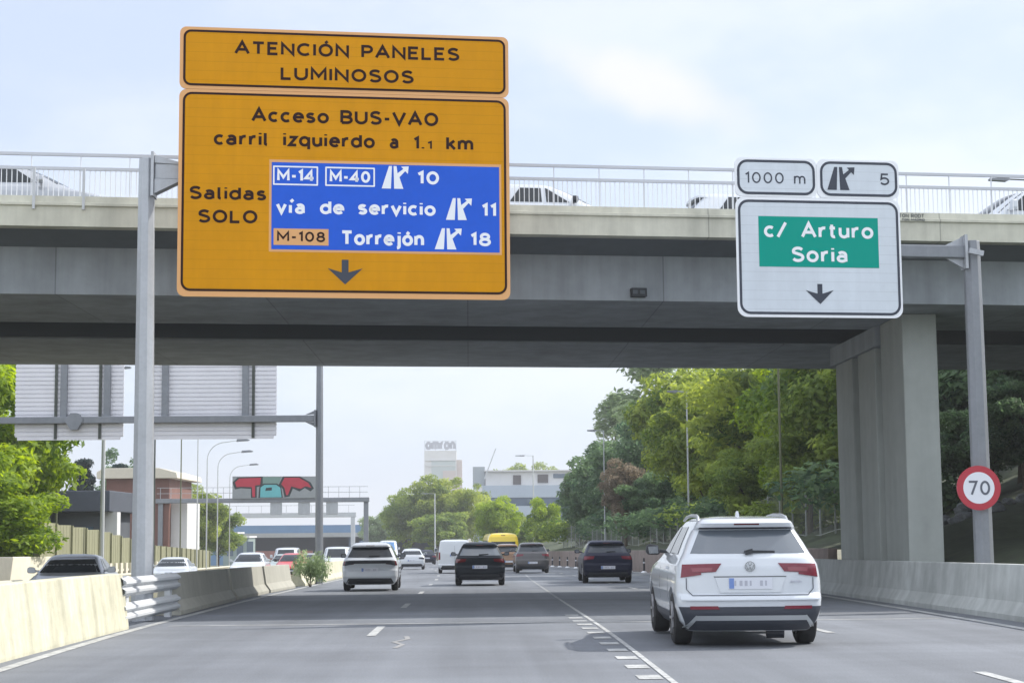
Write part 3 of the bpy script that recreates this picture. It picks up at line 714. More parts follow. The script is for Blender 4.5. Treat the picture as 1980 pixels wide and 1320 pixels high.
for ya, yb in zip(ys[:-1], ys[1:]):
    za, zb = z_bank(fx(ya), ya), z_bank(fx(yb), yb)
    for h in (.1, 1.68): b.bar((fx(ya), ya, za + h), (fx(yb), yb, zb + h), .02)
    for k in range(1, 12):
        t = k / 12; x, y, z = fx(ya) * (1 - t) + fx(yb) * t, ya * (1 - t) + yb * t, za * (1 - t) + zb * t
        b.bar((x, y, z + .1), (x, y, z + 1.68), .010)
b.build('mesh_infill', FEN, g)
# delineator posts
dmesh = None
for i in range(10):
    t = i / 9; y = 93 + 42 * t; x = 9.35 - 2.9 * t - (0.0 if i else 0)
    if dmesh is None:
        dl = empty('delineator_post', (x, y, zr(y)), 0, 'black flexible delineator post with a white foot on the exit line', 'post', 'black delineator posts along the exit lane')
        MB().tube([(0, 0, .1), (0, 0, .62), (0, 0, .78)], [.055, .05, .04], 10).build('stem', PLASTIC, dl)
        MB().tube([(0, 0, 0), (0, 0, .05), (0, 0, .1)], [.17, .15, .07], 12).build('foot', SIGN_W, dl)
        MB().tube([(0, 0, .5), (0, 0, .58)], .056, 10).build('band', PLATE, dl)
        dmesh = dl
    else:
        c = copy_tree(dmesh); c.location = (x, y, zr(y))
mk = MB(); strip(mk, [(9.6, 88), (6.35, 136)], 0.3); tag(mk.build('exit_line', WHITE_LINE, fix=False), kind='structure')

# ------------------------------------------------------------------ vehicles
class Shape:
    """a closed vehicle body made of horizontal slices: half width, rear and front position by height"""
    def __init__(s, w, yr, yf, p=4.2, dr=.32, df=.55):
        s.tw, s.ty, s.tf, s.p, s.dr, s.df = zip(*w), yr, yf, p, dr, df
        s.wz, s.ww = zip(*w); s.rz, s.ry = zip(*yr); s.fz, s.fy = zip(*yf)
        s.z0, s.z1 = s.wz[0], s.wz[-1]
    def W(s, z): return float(np.interp(z, s.wz, s.ww))
    def YR(s, z): return float(np.interp(z, s.rz, s.ry))
    def YF(s, z): return float(np.interp(z, s.fz, s.fy))
    def K(s, z): return min(1.0, (s.YF(z) - s.YR(z)) / 2.2)
    def rear(s, x, z):
        a = min(.9995, abs(x) / s.W(z)); return s.YR(z) + s.dr * s.K(z) * (1 - (1 - a ** s.p) ** (1 / s.p))
    def front(s, x, z):
        a = min(.9995, abs(x) / s.W(z)); return s.YF(z) - s.df * s.K(z) * (1 - (1 - a ** 2.8) ** (1 / 2.8))
    def side(s, y, z):
        w = s.W(z); k = s.K(z); a, b = y - s.YR(z), s.YF(z) - y
        if a < s.dr * k: t = min(1, max(0, 1 - a / (s.dr * k))); return w * (1 - t ** s.p) ** (1 / s.p)
        if b < s.df * k: t = min(1, max(0, 1 - b / (s.df * k))); return w * (1 - t ** 2.8) ** (1 / 2.8)
        return w
    def body(s):
        zs = sorted(set([round(v, 3) for v in s.wz + s.rz + s.fz] + [round(v, 3) for v in np.linspace(s.z0, s.z1, 26)]))
        zs = [z for z in zs if s.z0 <= z <= s.z1]
        rings = []
        for z in zs:
            w, k, a, b = s.W(z), s.K(z), s.YR(z), s.YF(z); r = []
            for i in range(19):
                t = math.pi * i / 18; c, sn = math.cos(t), abs(math.sin(t))
                r.append((w * math.copysign(abs(c) ** (2 / s.p), c), a + s.dr * k * (1 - sn ** (2 / s.p)), z))
            y0, y1 = a + s.dr * k, b - s.df * k
            for i in range(1, 8): r.append((-w, y0 + (y1 - y0) * i / 8, z))
            for i in range(19):
                t = math.pi + math.pi * i / 18; c, sn = math.cos(t), abs(math.sin(t))
                r.append((w * math.copysign(abs(c) ** (2 / 2.8), c), b - s.df * k * (1 - sn ** (2 / 2.8)), z))
            for i in range(1, 8): r.append((w, y1 + (y0 - y1) * i / 8, z))
            rings.append(r)
        n = len(rings[0]); mb = MB(); vs = [p for r in rings for p in r]; fs = []
        for i in range(len(rings) - 1):
            for k in range(n): fs.append((i * n + k, i * n + (k + 1) % n, (i + 1) * n + (k + 1) % n, (i + 1) * n + k))
        fs.append(tuple(range(n))[::-1]); fs.append(tuple(range((len(rings) - 1) * n, len(rings) * n)))
        return mb.add(vs, fs)
    def patch(s, mb, where, quad, off=.008, nu=8, nv=5, depth=.03):
        """quad corners (a, z) anticlockwise from lower left; a is x at the rear/front and y on the sides"""
        (a0, z0), (a1, z1), (a2, z2), (a3, z3) = quad; base = len(mb.v); pts = []
        for j in range(nv + 1):
            for i in range(nu + 1):
                u, v = i / nu, j / nv
                a = (a0 * (1 - u) + a1 * u) * (1 - v) + (a3 * (1 - u) + a2 * u) * v
                z = (z0 * (1 - u) + z1 * u) * (1 - v) + (z3 * (1 - u) + z2 * u) * v
                pts.append((a, z))
        def P(a, z, o):
            if where == 'rear': return (a, s.rear(a, z) - o, z)
            if where == 'front': return (a, s.front(a, z) + o, z)
            sg = 1 if where == 'right' else -1
            return (sg * (s.side(a, z) + o), a, z)
        outer = [P(a, z, off) for a, z in pts]; inner = [P(a, z, -depth) for a, z in pts]; N = len(pts); m = nu + 1
        fs = []
        for j in range(nv):
            for i in range(nu):
                q = (j * m + i, j * m + i + 1, (j + 1) * m + i + 1, (j + 1) * m + i); fs.append(q); fs.append(tuple(k + N for k in q[::-1]))
        edge = [j for j in range(m)] + [j * m + nu for j in range(1, nv + 1)] + [nv * m + i for i in range(nu - 1, -1, -1)] + [j * m for j in range(nv - 1, 0, -1)]
        for e, f in zip(edge, edge[1:] + edge[:1]): fs.append((f, e, e + N, f + N))
        return mb.add(outer + inner, fs)
    def part(s, name, where, quads, m, parent, off=.008, nu=8, nv=5, label=None):
        mb = MB()
        for i, q in enumerate(quads): s.patch(mb, where, q, off + .0007 * i, nu, nv)
        return mb.build(name, m, parent, smooth=35, label=label)

_wheel = {}
def add_wheel(parent, x, y, r, w):
    key = (round(r, 3), w)
    if key not in _wheel:
        h = w / 2
        t = MB().lathe_x([(-h, r * .66), (-h * 1.02, r * .85), (-h * .86, r * .965), (-h * .5, r), (h * .5, r), (h * .86, r * .965), (h * 1.02, r * .85), (h, r * .66), (0, r * .6)], 36)
        rm = MB().lathe_x([(-h * .82, r * .20), (-h * .88, r * .66), (-h * .5, r * .67), (h * .5, r * .67), (h * .88, r * .66), (h * .82, r * .2), (h * .3, r * .18), (h * .3, 0.01), (-h * .3, .01), (-h * .3, r * .18)], 30)
        for sgn in (-1, 1):
            for k in range(5):
                a = 2 * math.pi * k / 5
                rm.bar((sgn * h * .8, 0, 0), (sgn * h * .84, r * .62 * math.cos(a), r * .62 * math.sin(a)), .06, .03)
        _wheel[key] = (t.mesh('tyre'), rm.mesh('rim'))
    o = bpy.data.objects.new('wheel', None); C.objects.link(o); o.location = (x, y, r); o.parent = parent
    link('tyre', _wheel[key][0], TYRE, o, smooth=40); link('rim', _wheel[key][1], RIM, o, smooth=40)

_body = {}
def cut_arches(key, shape, axles, r, paint):
    if key in _body: return _body[key]
    me = shape.body().mesh('body')
    o = bpy.data.objects.new('body', me); C.objects.link(o)
    mb = MB()
    for y in axles:
        n = 28
        vs = [(sx * 1.4, y + r * math.cos(2 * math.pi * k / n), .34 + r * math.sin(2 * math.pi * k / n)) for sx in (-1, 1) for k in range(n)]
        mb.add(vs, [tuple(range(n))[::-1], tuple(range(n, 2 * n))] + [(k, (k + 1) % n, (k + 1) % n + n, k + n) for k in range(n)])
    cu = bpy.data.objects.new('cutter', mb.mesh('cutter')); C.objects.link(cu)
    md = o.modifiers.new('arches', 'BOOLEAN'); md.object = cu; md.operation = 'DIFFERENCE'; md.solver = 'EXACT'
    bpy.context.view_layer.update()
    res = bpy.data.meshes.new_from_object(o.evaluated_get(bpy.context.evaluated_depsgraph_get()))
    bpy.data.objects.remove(o); bpy.data.objects.remove(cu)
    res.name = 'body'; res.materials.clear(); res.materials.append(paint)
    _body[key] = res
    return res
def paint(name, col, metal=0.0):
    dark = max(col) < .06
    return mat(name, col, 0.4, metal if not dark else 0, 0.10 if dark else 0.8, spec=.12 if dark else .5)

def number_plate(s, parent, z0, z1, hw, where='rear', lit=PLATE, x=0.0):
    y = (s.rear(x, (z0 + z1) / 2) - .02) if where == 'rear' else (s.front(x, (z0 + z1) / 2) + .02)
    a, b = (y - .006, y + .06) if where == 'rear' else (y - .06, y + .006)
    p = MB().box(x - hw, x + hw, a, b, z0, z1).build('number_plate', lit, parent)
    e = a - .002 if where == 'rear' else b + .002
    MB().box(x - hw + .004, x - hw * .76, min(e, e + .004), max(e, e + .004), z0 + .006, z1 - .006).build('country_band', PLATE_B, p)
    mb = MB(); zz = (z1 - z0)
    for k in range(7):
        if k == 4: continue
        xx = x - hw * .74 + k * hw * .235
        mb.box(xx, xx + hw * (.13 if k % 3 else .08), e - .001, e + .004, z0 + zz * .28, z0 + zz * .74)
    mb.build('plate_characters', PLATE_T, p)
def mirrors(s, parent, y, z, m, size=(.2, .15)):
    for sg in (-1, 1):
        x = sg * s.side(y, z)
        mb = MB(); a, b = size
        mb.prism_y([(x + sg * (.05 + px * a), z + pz_ * b) for px, pz_ in ((0, .15), (.12, 0), (.85, .02), (1, .3), (.95, .85), (.7, 1), (.15, .9))], y - .05, y + .07)
        mb.bar((x - sg * .05, y + .02, z + .04), (x + sg * .1, y + .01, z + .06), .05, .05)
        o = mb.build('mirror', m, parent, bevel=.015)
        mb = MB(); mb.prism_y([(x + sg * (.07 + px * (a - .04)), z + pz_ * b) for px, pz_ in ((.05, .15), (.85, .12), (.95, .75), (.1, .8))], y - .058, y - .051); mb.build('mirror_glass', GLASS_L, o)

# profiles: half width by height, rear position by height, front position by height
def suv_shape():
    L = 4.49
    return Shape([(.20, .76), (.32, .86), (.5, .905), (.66, .918), (.8, .917), (.92, .905), (1.02, .885), (1.08, .855), (1.15, .815), (1.3, .745), (1.47, .655), (1.56, .60), (1.605, .53), (1.63, .36), (1.637, .2)],
                 [(.20, .16), (.3, .05), (.42, .0), (.60, .0), (.64, .03), (.67, .065), (.9, .07), (1.0, .075), (1.1, .11), (1.16, .17), (1.46, .40), (1.49, .30), (1.54, .27), (1.585, .33), (1.61, .55), (1.637, 1.1)],
                 [(.2, L - .2), (.4, L), (.65, L - .01), (.85, L - .1), (.95, L - .4), (1.03, L - 1.0), (1.08, L - 1.2), (1.3, L - 1.62), (1.5, L - 2.0), (1.6, L - 2.3), (1.637, L - 2.8)]), L
def hatch_shape(H=1.5, L=3.95, hw=.872, slant=.30):
    k = H / 1.5; g = hw / .872
    w = [(.2, .74), (.3, .82), (.48, .865), (.72, .872), (.86, .86), (.95, .83), (1.0, .80), (1.18, .715), (1.36, .625), (1.44, .565), (1.48, .47), (1.5, .25)]
    yr = [(.2, .16), (.3, .05), (.45, .0), (.62, .02), (.7, .07), (.85, .10), (.96, .13), (1.02, .22), (1.34, .22 + slant), (1.36, .12 + slant), (1.41, .12 + slant), (1.45, .2 + slant), (1.48, .45 + slant), (1.5, .9 + slant)]
    yf = [(.2, L - .18), (.36, L), (.58, L - .02), (.74, L - .12), (.85, L - .5), (.94, L - .95), (1.0, L - 1.1), (1.25, L - 1.55), (1.42, L - 1.95), (1.48, L - 2.2), (1.5, L - 2.5)]
    f = lambda t, g=1: [(z * k, v * g) for z, v in t]
    return Shape(f(w, g), f(yr), f(yf)), L
def saloon_shape(H=1.44, L=4.6, hw=.90):
    k = H / 1.44; g = hw / .9
    w = [(.2, .76), (.3, .85), (.46, .895), (.7, .90), (.84, .885), (.93, .85), (.98, .80), (1.15, .70), (1.3, .62), (1.38, .56), (1.42, .45), (1.44, .25)]
    yr = [(.2, .16), (.3, .05), (.45, .0), (.62, .0), (.85, .05), (.93, .10), (.97, .35), (1.0, .60), (1.3, 1.15), (1.38, 1.45), (1.42, 1.75), (1.44, 2.1)]
    yf = [(.2, L - .18), (.36, L), (.58, L - .02), (.74, L - .12), (.83, L - .6), (.9, L - 1.1), (.95, L - 1.3), (1.2, L - 1.75), (1.36, L - 2.15), (1.42, L - 2.35), (1.44, L - 2.5)]
    f = lambda t, g=1: [(z * k, v * g) for z, v in t]
    return Shape(f(w, g), f(yr), f(yf)), L
def van_shape(H=1.92, L=4.9, hw=.92):
    k = H / 1.92
    w = [(.2, .8), (.32, .88), (.5, .92), (1.0, .92), (1.3, .89), (1.7, .83), (1.82, .80), (1.88, .72), (1.91, .55), (1.92, .3)]
    yr = [(.2, .12), (.35, .0), (.5, .0), (.55, .06), (1.1, .07), (1.7, .16), (1.82, .2), (1.88, .3), (1.91, .5), (1.92, .9)]
    yf = [(.2, L - .18), (.42, L), (.75, L - .04), (.95, L - .25), (1.1, L - .75), (1.16, L - .9), (1.6, L - 1.4), (1.8, L - 1.65), (1.88, L - 1.9), (1.92, L - 2.4)]
    f = lambda t: [(z * k, v) for z, v in t]
    s = Shape([(z * k, v * hw / .92) for z, v in w], f(yr), f(yf), p=6, dr=.22, df=.6)
    return s, L

def car(kind, loc, rz, label, paint_m, H=None, L=None, hw=None, group=None, lights=RED_L, glass=GLASS, cat='car', name=None, bumper=PLASTIC, bar=False, rear_glass=None):
    if kind == 'suv': s, LL = suv_shape(); z = 1.0
    elif kind == 'hatch': s, LL = hatch_shape(*(v for v in (H or 1.5, L or 3.95, hw or .872)))
    elif kind == 'coupe': s, LL = hatch_shape(H or 1.62, L or 4.5, hw or .92, .62)
    elif kind == 'saloon': s, LL = saloon_shape(H or 1.44, L or 4.6, hw or .9)
    else: s, LL = van_shape(H or 1.92, L or 4.9, hw or .92)
    H = s.z1; hw = max(s.ww)
    g = empty(name or 'car', loc, rz, label, cat, group)
    ax = (.84, LL - .86); wr = .34 if kind != 'hatch' else .32
    key = (kind, H, LL, hw)
    me = cut_arches(key, s, ax, wr + .055, paint_m)
    link('body', me, paint_m, g, smooth=32)
    b0 = {'suv': 1.10, 'hatch': .98 * H / 1.5, 'coupe': 1.0 * H / 1.5, 'saloon': .98 * H / 1.44, 'van': 1.16 * H / 1.92}[kind]
    for y in ax:
        for sg in (-1, 1): add_wheel(g, sg * (hw - .125), y, wr, .235 if kind == 'suv' else .205)
    # glazing
    WZ = s.W
    def rz_(z, f): return WZ(z) * f
    if kind == 'van':
        zt = H * .93
        s.part('windscreen', 'front', [((-rz_(b0, .93), b0), (rz_(b0, .93), b0), (rz_(zt, .88), zt), (-rz_(zt, .88), zt))], glass, g)
        for w in ('left', 'right'):
            s.part('side_window', w, [((LL - 2.3, b0 + .05), (LL - 1.35, b0 + .05), (LL - 1.85, zt - .05), (LL - 2.3, zt - .05))], glass, g)
    else:
        t0, t1 = (1.165, 1.455) if kind == 'suv' else (b0 + .06, H * .895)
        if kind == 'saloon': t0, t1 = b0 + .05, H * .93
        s.part('rear_window', 'rear', [((-rz_(t0, .90), t0), (rz_(t0, .90), t0), (rz_(t1, .88), t1), (-rz_(t1, .88), t1))], rear_glass or glass, g, nu=14)
        f0, f1 = b0 + .04, H * .94
        s.part('windscreen', 'front', [((-rz_(f0, .92), f0), (rz_(f0, .92), f0), (rz_(f1, .86), f1), (-rz_(f1, .86), f1))], glass, g, nu=14)
        ya = s.YR(b0) + .75; yb = s.YF(b0 + .04) - .62; zt = H * .915
        mid = (ya + yb) / 2 + .1
        ra = s.YR(zt) + (.75 if kind != 'saloon' else .3)
        if kind == 'saloon': ya = 1.0
        for w in ('left', 'right'):
            s.part('side_window', w, [((ya, b0 + .05), (mid - .05, b0 + .05), (mid - .05, zt), (max(ya + .25, ra - .3), zt))], glass, g)
            s.part('side_window', w, [((mid + .05, b0 + .05), (yb, b0 + .05), (s.YF(zt) - .42, zt), (mid + .05, zt))], glass, g)
    mirrors(s, g, s.YF(b0) - (.62 if kind != 'van' else .55), b0 + .02, PLASTIC if kind in ('suv', 'hatch') else paint_m, (.2, .15) if kind != 'van' else (.2, .26))
    # lights, bumpers, plates
    if kind == 'suv':
        for sg in (-1, 1):
            q = [((.43, .935), (.62, .925), (.64, 1.035), (.355, 1.04)), ((.61, .90), (.862, .865), (.84, 1.03), (.62, 1.035))]
            q = [[(sg * a, z) for a, z in (r if sg > 0 else (r[1], r[0], r[3], r[2]))] for r in q]
            tl = s.part('tail_light', 'rear', q, RED_L, g, .012)
            q2 = [(.48, .945), (.72, .935), (.735, .985), (.47, .99)]
            q2 = [(sg * a, z) for a, z in (q2 if sg > 0 else (q2[1], q2[0], q2[3], q2[2]))]
            s.part('inner_lens', 'rear', [q2], mat('tail_light_inner', (.22, .02, .04), .2, 0, .6), tl, .018)
            s.part('reflector', 'rear', [[(sg * a, z) for a, z in ([(.40, .475), (.76, .475), (.76, .515), (.42, .515)] if sg > 0 else [(.76, .475), (.40, .475), (.42, .515), (.76, .515)])]], RED_L, g, .024)
        s.part('bumper', 'rear', [((-.78, .205), (.78, .205), (.895, .505), (-.895, .505))], PLASTIC_G, g, .014, nu=40, nv=12)
        s.part('skid_trim', 'rear', [((-.70, .335), (.70, .335), (.68, .395), (-.68, .395)), ((-.83, .24), (-.76, .24), (-.655, .385), (-.69, .40)), ((.76, .24), (.83, .24), (.69, .40), (.655, .385))], SILVER, g, .024, nu=30)
        s.part('bumper_step', 'rear', [((-.87, .585), (.87, .585), (.875, .635), (-.875, .635))], paint_m, g, .03, nu=40)
        s.part('tailgate_seam', 'rear', [((-.72, .642), (.72, .642), (.72, .650), (-.72, .650)), ((-.80, .72), (-.792, .72), (-.72, .65), (-.728, .642)), ((.792, .72), (.80, .72), (.728, .642), (.72, .65)), ((-.80, .72), (-.792, .72), (-.792, .86), (-.80, .86)), ((.792, .72), (.80, .72), (.80, .86), (.792, .86))], PLASTIC_G, g, .006, nu=24)
        s.part('tailgate_crease', 'rear', [((-.45, .868), (.45, .868), (.455, .880), (-.455, .880))], mat('crease_shadow_gap', (.10, .11, .12), .5), g, .006)
        s.part('plate_recess', 'rear', [((-.38, .68), (.38, .68), (.44, .865), (-.44, .865))], paint_m, g, .012)
        number_plate(s, g, .722, .862, .272, x=0)
        bd = MB(); yb = s.rear(0, 1.0) - .02
        vs = []
        for k in range(28):
            t = 2 * math.pi * k / 28
            for r in (.066, .052): vs.append((r * math.cos(t), yb, 1.0 + r * math.sin(t)))
        bd.add(vs, [(2 * k, 2 * ((k + 1) % 28), 2 * ((k + 1) % 28) + 1, 2 * k + 1) for k in range(28)])
        for pts in ([(-.028, 1.048), (0, 1.006), (.028, 1.048)], [(-.047, 1.018), (-.024, .956), (0, .992), (.024, .956), (.047, 1.018)]):
            for (xa, za), (xb, zb) in zip(pts[:-1], pts[1:]): bd.bar((xa, yb - .003, za), (xb, yb - .003, zb), .013, .012)
        bd.build('badge', mat('badge_chrome', (.33, .35, .37), .25, 1.0), g)
        mb = MB(); letters(mb, '4MOTION', .50, .64, .795, .026, s.rear(.62, .81) - .03, .3); mb.build('lettering', PLATE_T, g)
        w = MB(); w.bar((-.02, s.rear(0, 1.19) - .03, 1.185), (.33, s.rear(.33, 1.2) - .02, 1.178), .03, .03); w.bar((-.05, s.rear(0, 1.17) - .03, 1.17), (.05, s.rear(0, 1.17) - .03, 1.195), .05, .05)
        w.build('wiper', PLASTIC, g)
        s.part('brake_light', 'rear', [((-.16, 1.515), (.16, 1.515), (.16, 1.535), (-.16, 1.535))], RED_D, g, .006)
        s.part('spoiler_edge', 'rear', [((-.60, 1.466), (.60, 1.466), (.585, 1.484), (-.585, 1.484))], PLASTIC, g, .006, nu=16)
        for sg in (-1, 1):
            MB().tube([(sg * .575, .62, 1.565), (sg * .565, .72, 1.615), (sg * .555, .95, 1.64), (sg * .55, 1.6, 1.65), (sg * .55, 2.1, 1.63), (sg * .57, 2.3, 1.585)], [.016, .022, .022, .022, .022, .016], 8).build('roof_rail', SILVER, g, smooth=50)
            s.part('sill', 'left' if sg < 0 else 'right', [((1.28, .22), (LL - 1.30, .22), (LL - 1.28, .40), (1.26, .40))], PLASTIC_G, g, .012, nv=10)
            s.part('headlight', 'front', [[(sg * a, z) for a, z in ((.5, .72), (.84, .74), (.82, .86), (.48, .84))]], LAMP, g, .01)
            s.part('door_handle', 'left' if sg < 0 else 'right', [((1.42, .95), (1.62, .95), (1.62, .985), (1.42, .985))], paint_m, g, .03)
            for yd in (1.28, 2.38):
                s.part('door_seam', 'left' if sg < 0 else 'right', [((yd, .42), (yd + .008, .42), (yd + .03, 1.09), (yd + .022, 1.09))], PLASTIC_G, g, .002)
        fin = MB(); fin.prism_y([(-.02, 1.63), (.02, 1.63), (.006, 1.70), (-.006, 1.70)], 1.05, 1.18); fin.build('aerial_fin', paint_m, g)
        ex = MB(); ex.tube([(.22, .30, .20), (.44, .28, .20)], [.10, .10], 14); ex.bar((.38, .30, .22), (.44, .18, .245), .06, .06); ex.build('exhaust', PLASTIC, g)
        MB().tube([(-.8, .84, .33), (.8, .84, .33)], .05, 8).build('axle', PLASTIC, g)
    else:
        zl0 = {'hatch': .80, 'coupe': .82, 'saloon': .72, 'van': .78}[kind] * (H / {'hatch': 1.5, 'coupe': 1.5, 'saloon': 1.44, 'van': 1.92}[kind])
        for sg in (-1, 1):
            if kind == 'van': q = ((.80, zl0), (.905, zl0), (.885, zl0 + .42), (.80, zl0 + .42))
            else: q = ((.50 * hw / .87, zl0 + .03), (.845 * hw / .87, zl0 - .01), (.81 * hw / .87, zl0 + .13), (.46 * hw / .87, zl0 + .13))
            q = q if sg > 0 else (q[1], q[0], q[3], q[2])
            s.part('tail_light', 'rear', [[(sg * a, z) for a, z in q]], lights, g, .012)
            z = zl0 - .08
            q = ((.50, z), (.80 * hw / .87, z + .03), (.78 * hw / .87, z + .13), (.48, z + .09))
            q = q if sg > 0 else (q[1], q[0], q[3], q[2])
            s.part('headlight', 'front', [[(sg * a, zz) for a, zz in q]], LAMP, g, .012)
            if kind == 'van': s.part('door_seam', 'rear', [((-.004, .58), (.004, .58), (.004, H * .92), (-.004, H * .92))], PLASTIC_G, g, .002) if sg > 0 else None
        if bar: s.part('light_bar', 'rear', [((-.70 * hw / .87, zl0 + .05), (.70 * hw / .87, zl0 + .05), (.66 * hw / .87, zl0 + .14), (-.66 * hw / .87, zl0 + .14)), ((-.79 * hw / .87, zl0 - .02), (-.52, zl0 + .04), (-.50, zl0 + .14), (-.76 * hw / .87, zl0 + .12)), ((.52, zl0 + .04), (.79 * hw / .87, zl0 - .02), (.76 * hw / .87, zl0 + .12), (.50, zl0 + .14))], PLASTIC, g, .02, nu=14)
        bz = .40 if kind != 'van' else .44
        s.part('bumper', 'rear', [((-.76 * hw / .87, .215), (.76 * hw / .87, .215), (.66 * hw / .87, bz), (-.66 * hw / .87, bz))], bumper, g, .008, nu=18)
        s.part('grille', 'front', [((-.56, .26), (.56, .26), (.50, .42), (-.50, .42)), ((-.36, .50), (.36, .50), (.42, .60), (-.42, .60))], PLASTIC, g, .008, nu=14)
        pzt = {'hatch': .60, 'coupe': .52, 'saloon': .58, 'van': .95}[kind]
        number_plate(s, g, pzt, pzt + .115, .26)
        number_plate(s, g, .43, .50, .24, 'front')
        if kind in ('hatch', 'coupe'):
            w = MB(); t0 = b0 + .09; w.bar((-.03, s.rear(0, t0) - .03, t0), (.30, s.rear(.3, t0 + .02) - .02, t0 + .015), .03, .03); w.build('wiper', PLASTIC, g)
            s.part('spoiler_light', 'rear', [((-.13, H * .925), (.13, H * .925), (.13, H * .938), (-.13, H * .938))], RED_D, g, .006)
        MB().tube([(-hw + .15, .84, .32), (hw - .15, .84, .32)], .05, 8).build('axle', PLASTIC, g)
    return g

P_NAVY = paint('navy_paint', (.012, .015, .034), .3)
P_BLACK = paint('black_paint', (.010, .014, .020))
P_GREY = paint('grey_metallic_paint', (.058, .056, .06), .4)
P_BROWN = paint('copper_brown_paint', (.19, .10, .045), .4)
P_SILVER = paint('silver_paint', (.42, .44, .47), .5)
P_RED = paint('red_paint', (.55, .05, .045))
P_PALE = paint('pale_green_grey_paint', (.40, .46, .44), .3)
P_YELLOW = paint('yellow_paint', (.80, .58, .01))
P_WHITE = WHITE_P

def ground_loc(x, y): return (x, y, zr(y))
car('suv', ground_loc(3.51, 21.65), R(-.9), 'white sport utility car with roof rails, nearest the camera', P_WHITE, glass=GLASS, rear_glass=GLASS_L)
car('hatch', ground_loc(-3.08, 54.0), R(.4), 'white hatchback with a black band under its rear window', P_WHITE, H=1.5, hw=.872, bar=True, lights=RED_D)
car('hatch', ground_loc(.37, 61.0), R(-.6), 'black hatchback in the centre lane with a pale number plate', P_BLACK, H=1.52, hw=.89, L=4.1, lights=RED_D, rear_glass=GLASS_L)
car('coupe', ground_loc(5.08, 63.6), R(-.5), 'dark navy sloping-back car with red tail lights left of the white one', P_NAVY, H=1.57)
car('coupe', ground_loc(3.47, 95.0), R(1.0), 'grey sport utility car with a pale plate, ahead of the navy car', P_GREY, H=1.68, L=4.6, hw=.93)
car('coupe', ground_loc(2.45, 108.0), R(3), 'copper brown car half hidden behind the grey car', P_BROWN, H=1.66, L=4.5, hw=.92)
car('van', ground_loc(-.82, 97.5), R(1), 'white panel van beyond the black hatchback', P_WHITE, H=1.88, hw=.92, name='van', cat='van')
car('saloon', ground_loc(-4.0, 121.0), R(1), 'small white saloon ahead of the white hatchback', P_WHITE, lights=PLASTIC, hw=.91)
car('saloon', ground_loc(-4.15, 172.0), R(4), 'dark blue car in front of the far underpass', P_NAVY)
# oncoming traffic (front end towards the camera)
def oncoming(kind, x, y, lab, p, rz=0.0, **k):
    L = {'hatch': 3.95, 'coupe': 4.5, 'saloon': 4.6, 'van': 4.9}[kind]
    return car(kind, (x, y + L, zl(x, y + 1)), math.pi + R(rz), lab, p, **k)
oncoming('saloon', -9.75, 40.0, 'silver car with a dark windscreen close behind the left barrier', P_SILVER, 5)
oncoming('saloon', -14.0, 80.0, 'white car seen above the steel guard rail', P_WHITE, 2, H=1.42)
oncoming('coupe', -11.85, 92.0, 'white oncoming car with dark grille and bright headlights', P_WHITE, 1, H=1.55)
oncoming('saloon', -12.0, 110.0, 'pale green grey oncoming car beside the red car', P_PALE, 2)
oncoming('van', -13.5, 126.0, 'tall white oncoming van behind the pale green grey car', P_WHITE, 2, name='van', cat='van')
oncoming('hatch', -10.35, 100.0, 'red oncoming car behind the barrier', P_RED, 1, H=1.45)
oncoming('saloon', -11.3, 122.0, 'pale silver oncoming car between the red car and the steel post', P_SILVER, 2)
oncoming('van', -9.15, 118.0, 'white oncoming people carrier right of the steel sign post', P_WHITE, 1, name='van', cat='van', H=1.8)
oncoming('van', -8.6, 180.0, 'white lorry-like van with a big blue windscreen far down the road', P_WHITE, 3, name='van', cat='van', H=2.45, hw=.98, glass=mat('blue_glass', (.08, .2, .42), .1, 0, .5))
# yellow bus beyond the grey car
def bus(loc, rz):
    g = empty('bus', loc, rz, 'yellow bus with a dark rear window far ahead', 'bus')
    s = Shape([(.3, 1.12), (.5, 1.22), (1.4, 1.25), (2.1, 1.2), (2.4, 1.12), (2.56, .98), (2.64, .7), (2.66, .4)], [(.3, .1), (.5, 0), (1.3, .02), (2.0, .08), (2.35, .16), (2.55, .3), (2.64, .6), (2.66, 1.0)],
              [(.3, 7.9), (.5, 8), (1.4, 7.95), (2.3, 7.6), (2.6, 7.3), (2.66, 6.9)], p=6, dr=.3, df=.5)
    link('body', cut_arches('bus', s, (1.9, 6.4), .5, P_YELLOW), P_YELLOW, g, smooth=32)
    s.part('rear_window', 'rear', [((-1.0, 1.25), (1.0, 1.25), (.95, 1.98), (-.95, 1.98))], GLASS, g, nu=14)
    s.part('windscreen', 'front', [((-1.05, 1.0), (1.05, 1.0), (.95, 2.2), (-.95, 2.2))], GLASS, g, nu=14)
    s.part('bumper', 'rear', [((-1.1, .32), (1.1, .32), (1.15, .6), (-1.15, .6))], PLASTIC_G, g, nu=14)
    s.part('light_cluster', 'rear', [((-.18, 2.44), (.18, 2.44), (.16, 2.50), (-.16, 2.50))], RED_D, g)
    for sg in (-1, 1):
        q = ((1.0, .7), (1.17, .7), (1.17, 1.1), (1.0, 1.1)); q = q if sg > 0 else (q[1], q[0], q[3], q[2])
        s.part('tail_light', 'rear', [[(sg * a, z) for a, z in q]], RED_L, g)
        for k in range(4): s.part('side_window', 'left' if sg < 0 else 'right', [((1.0 + 1.5 * k, 1.3), (2.4 + 1.5 * k, 1.3), (2.4 + 1.5 * k, 2.05), (1.0 + 1.5 * k, 2.05))], GLASS, g)
        for y in (1.9, 6.4): add_wheel(g, sg * 1.08, y, .45, .26)
bus(ground_loc(2.72, 138.0), R(3))
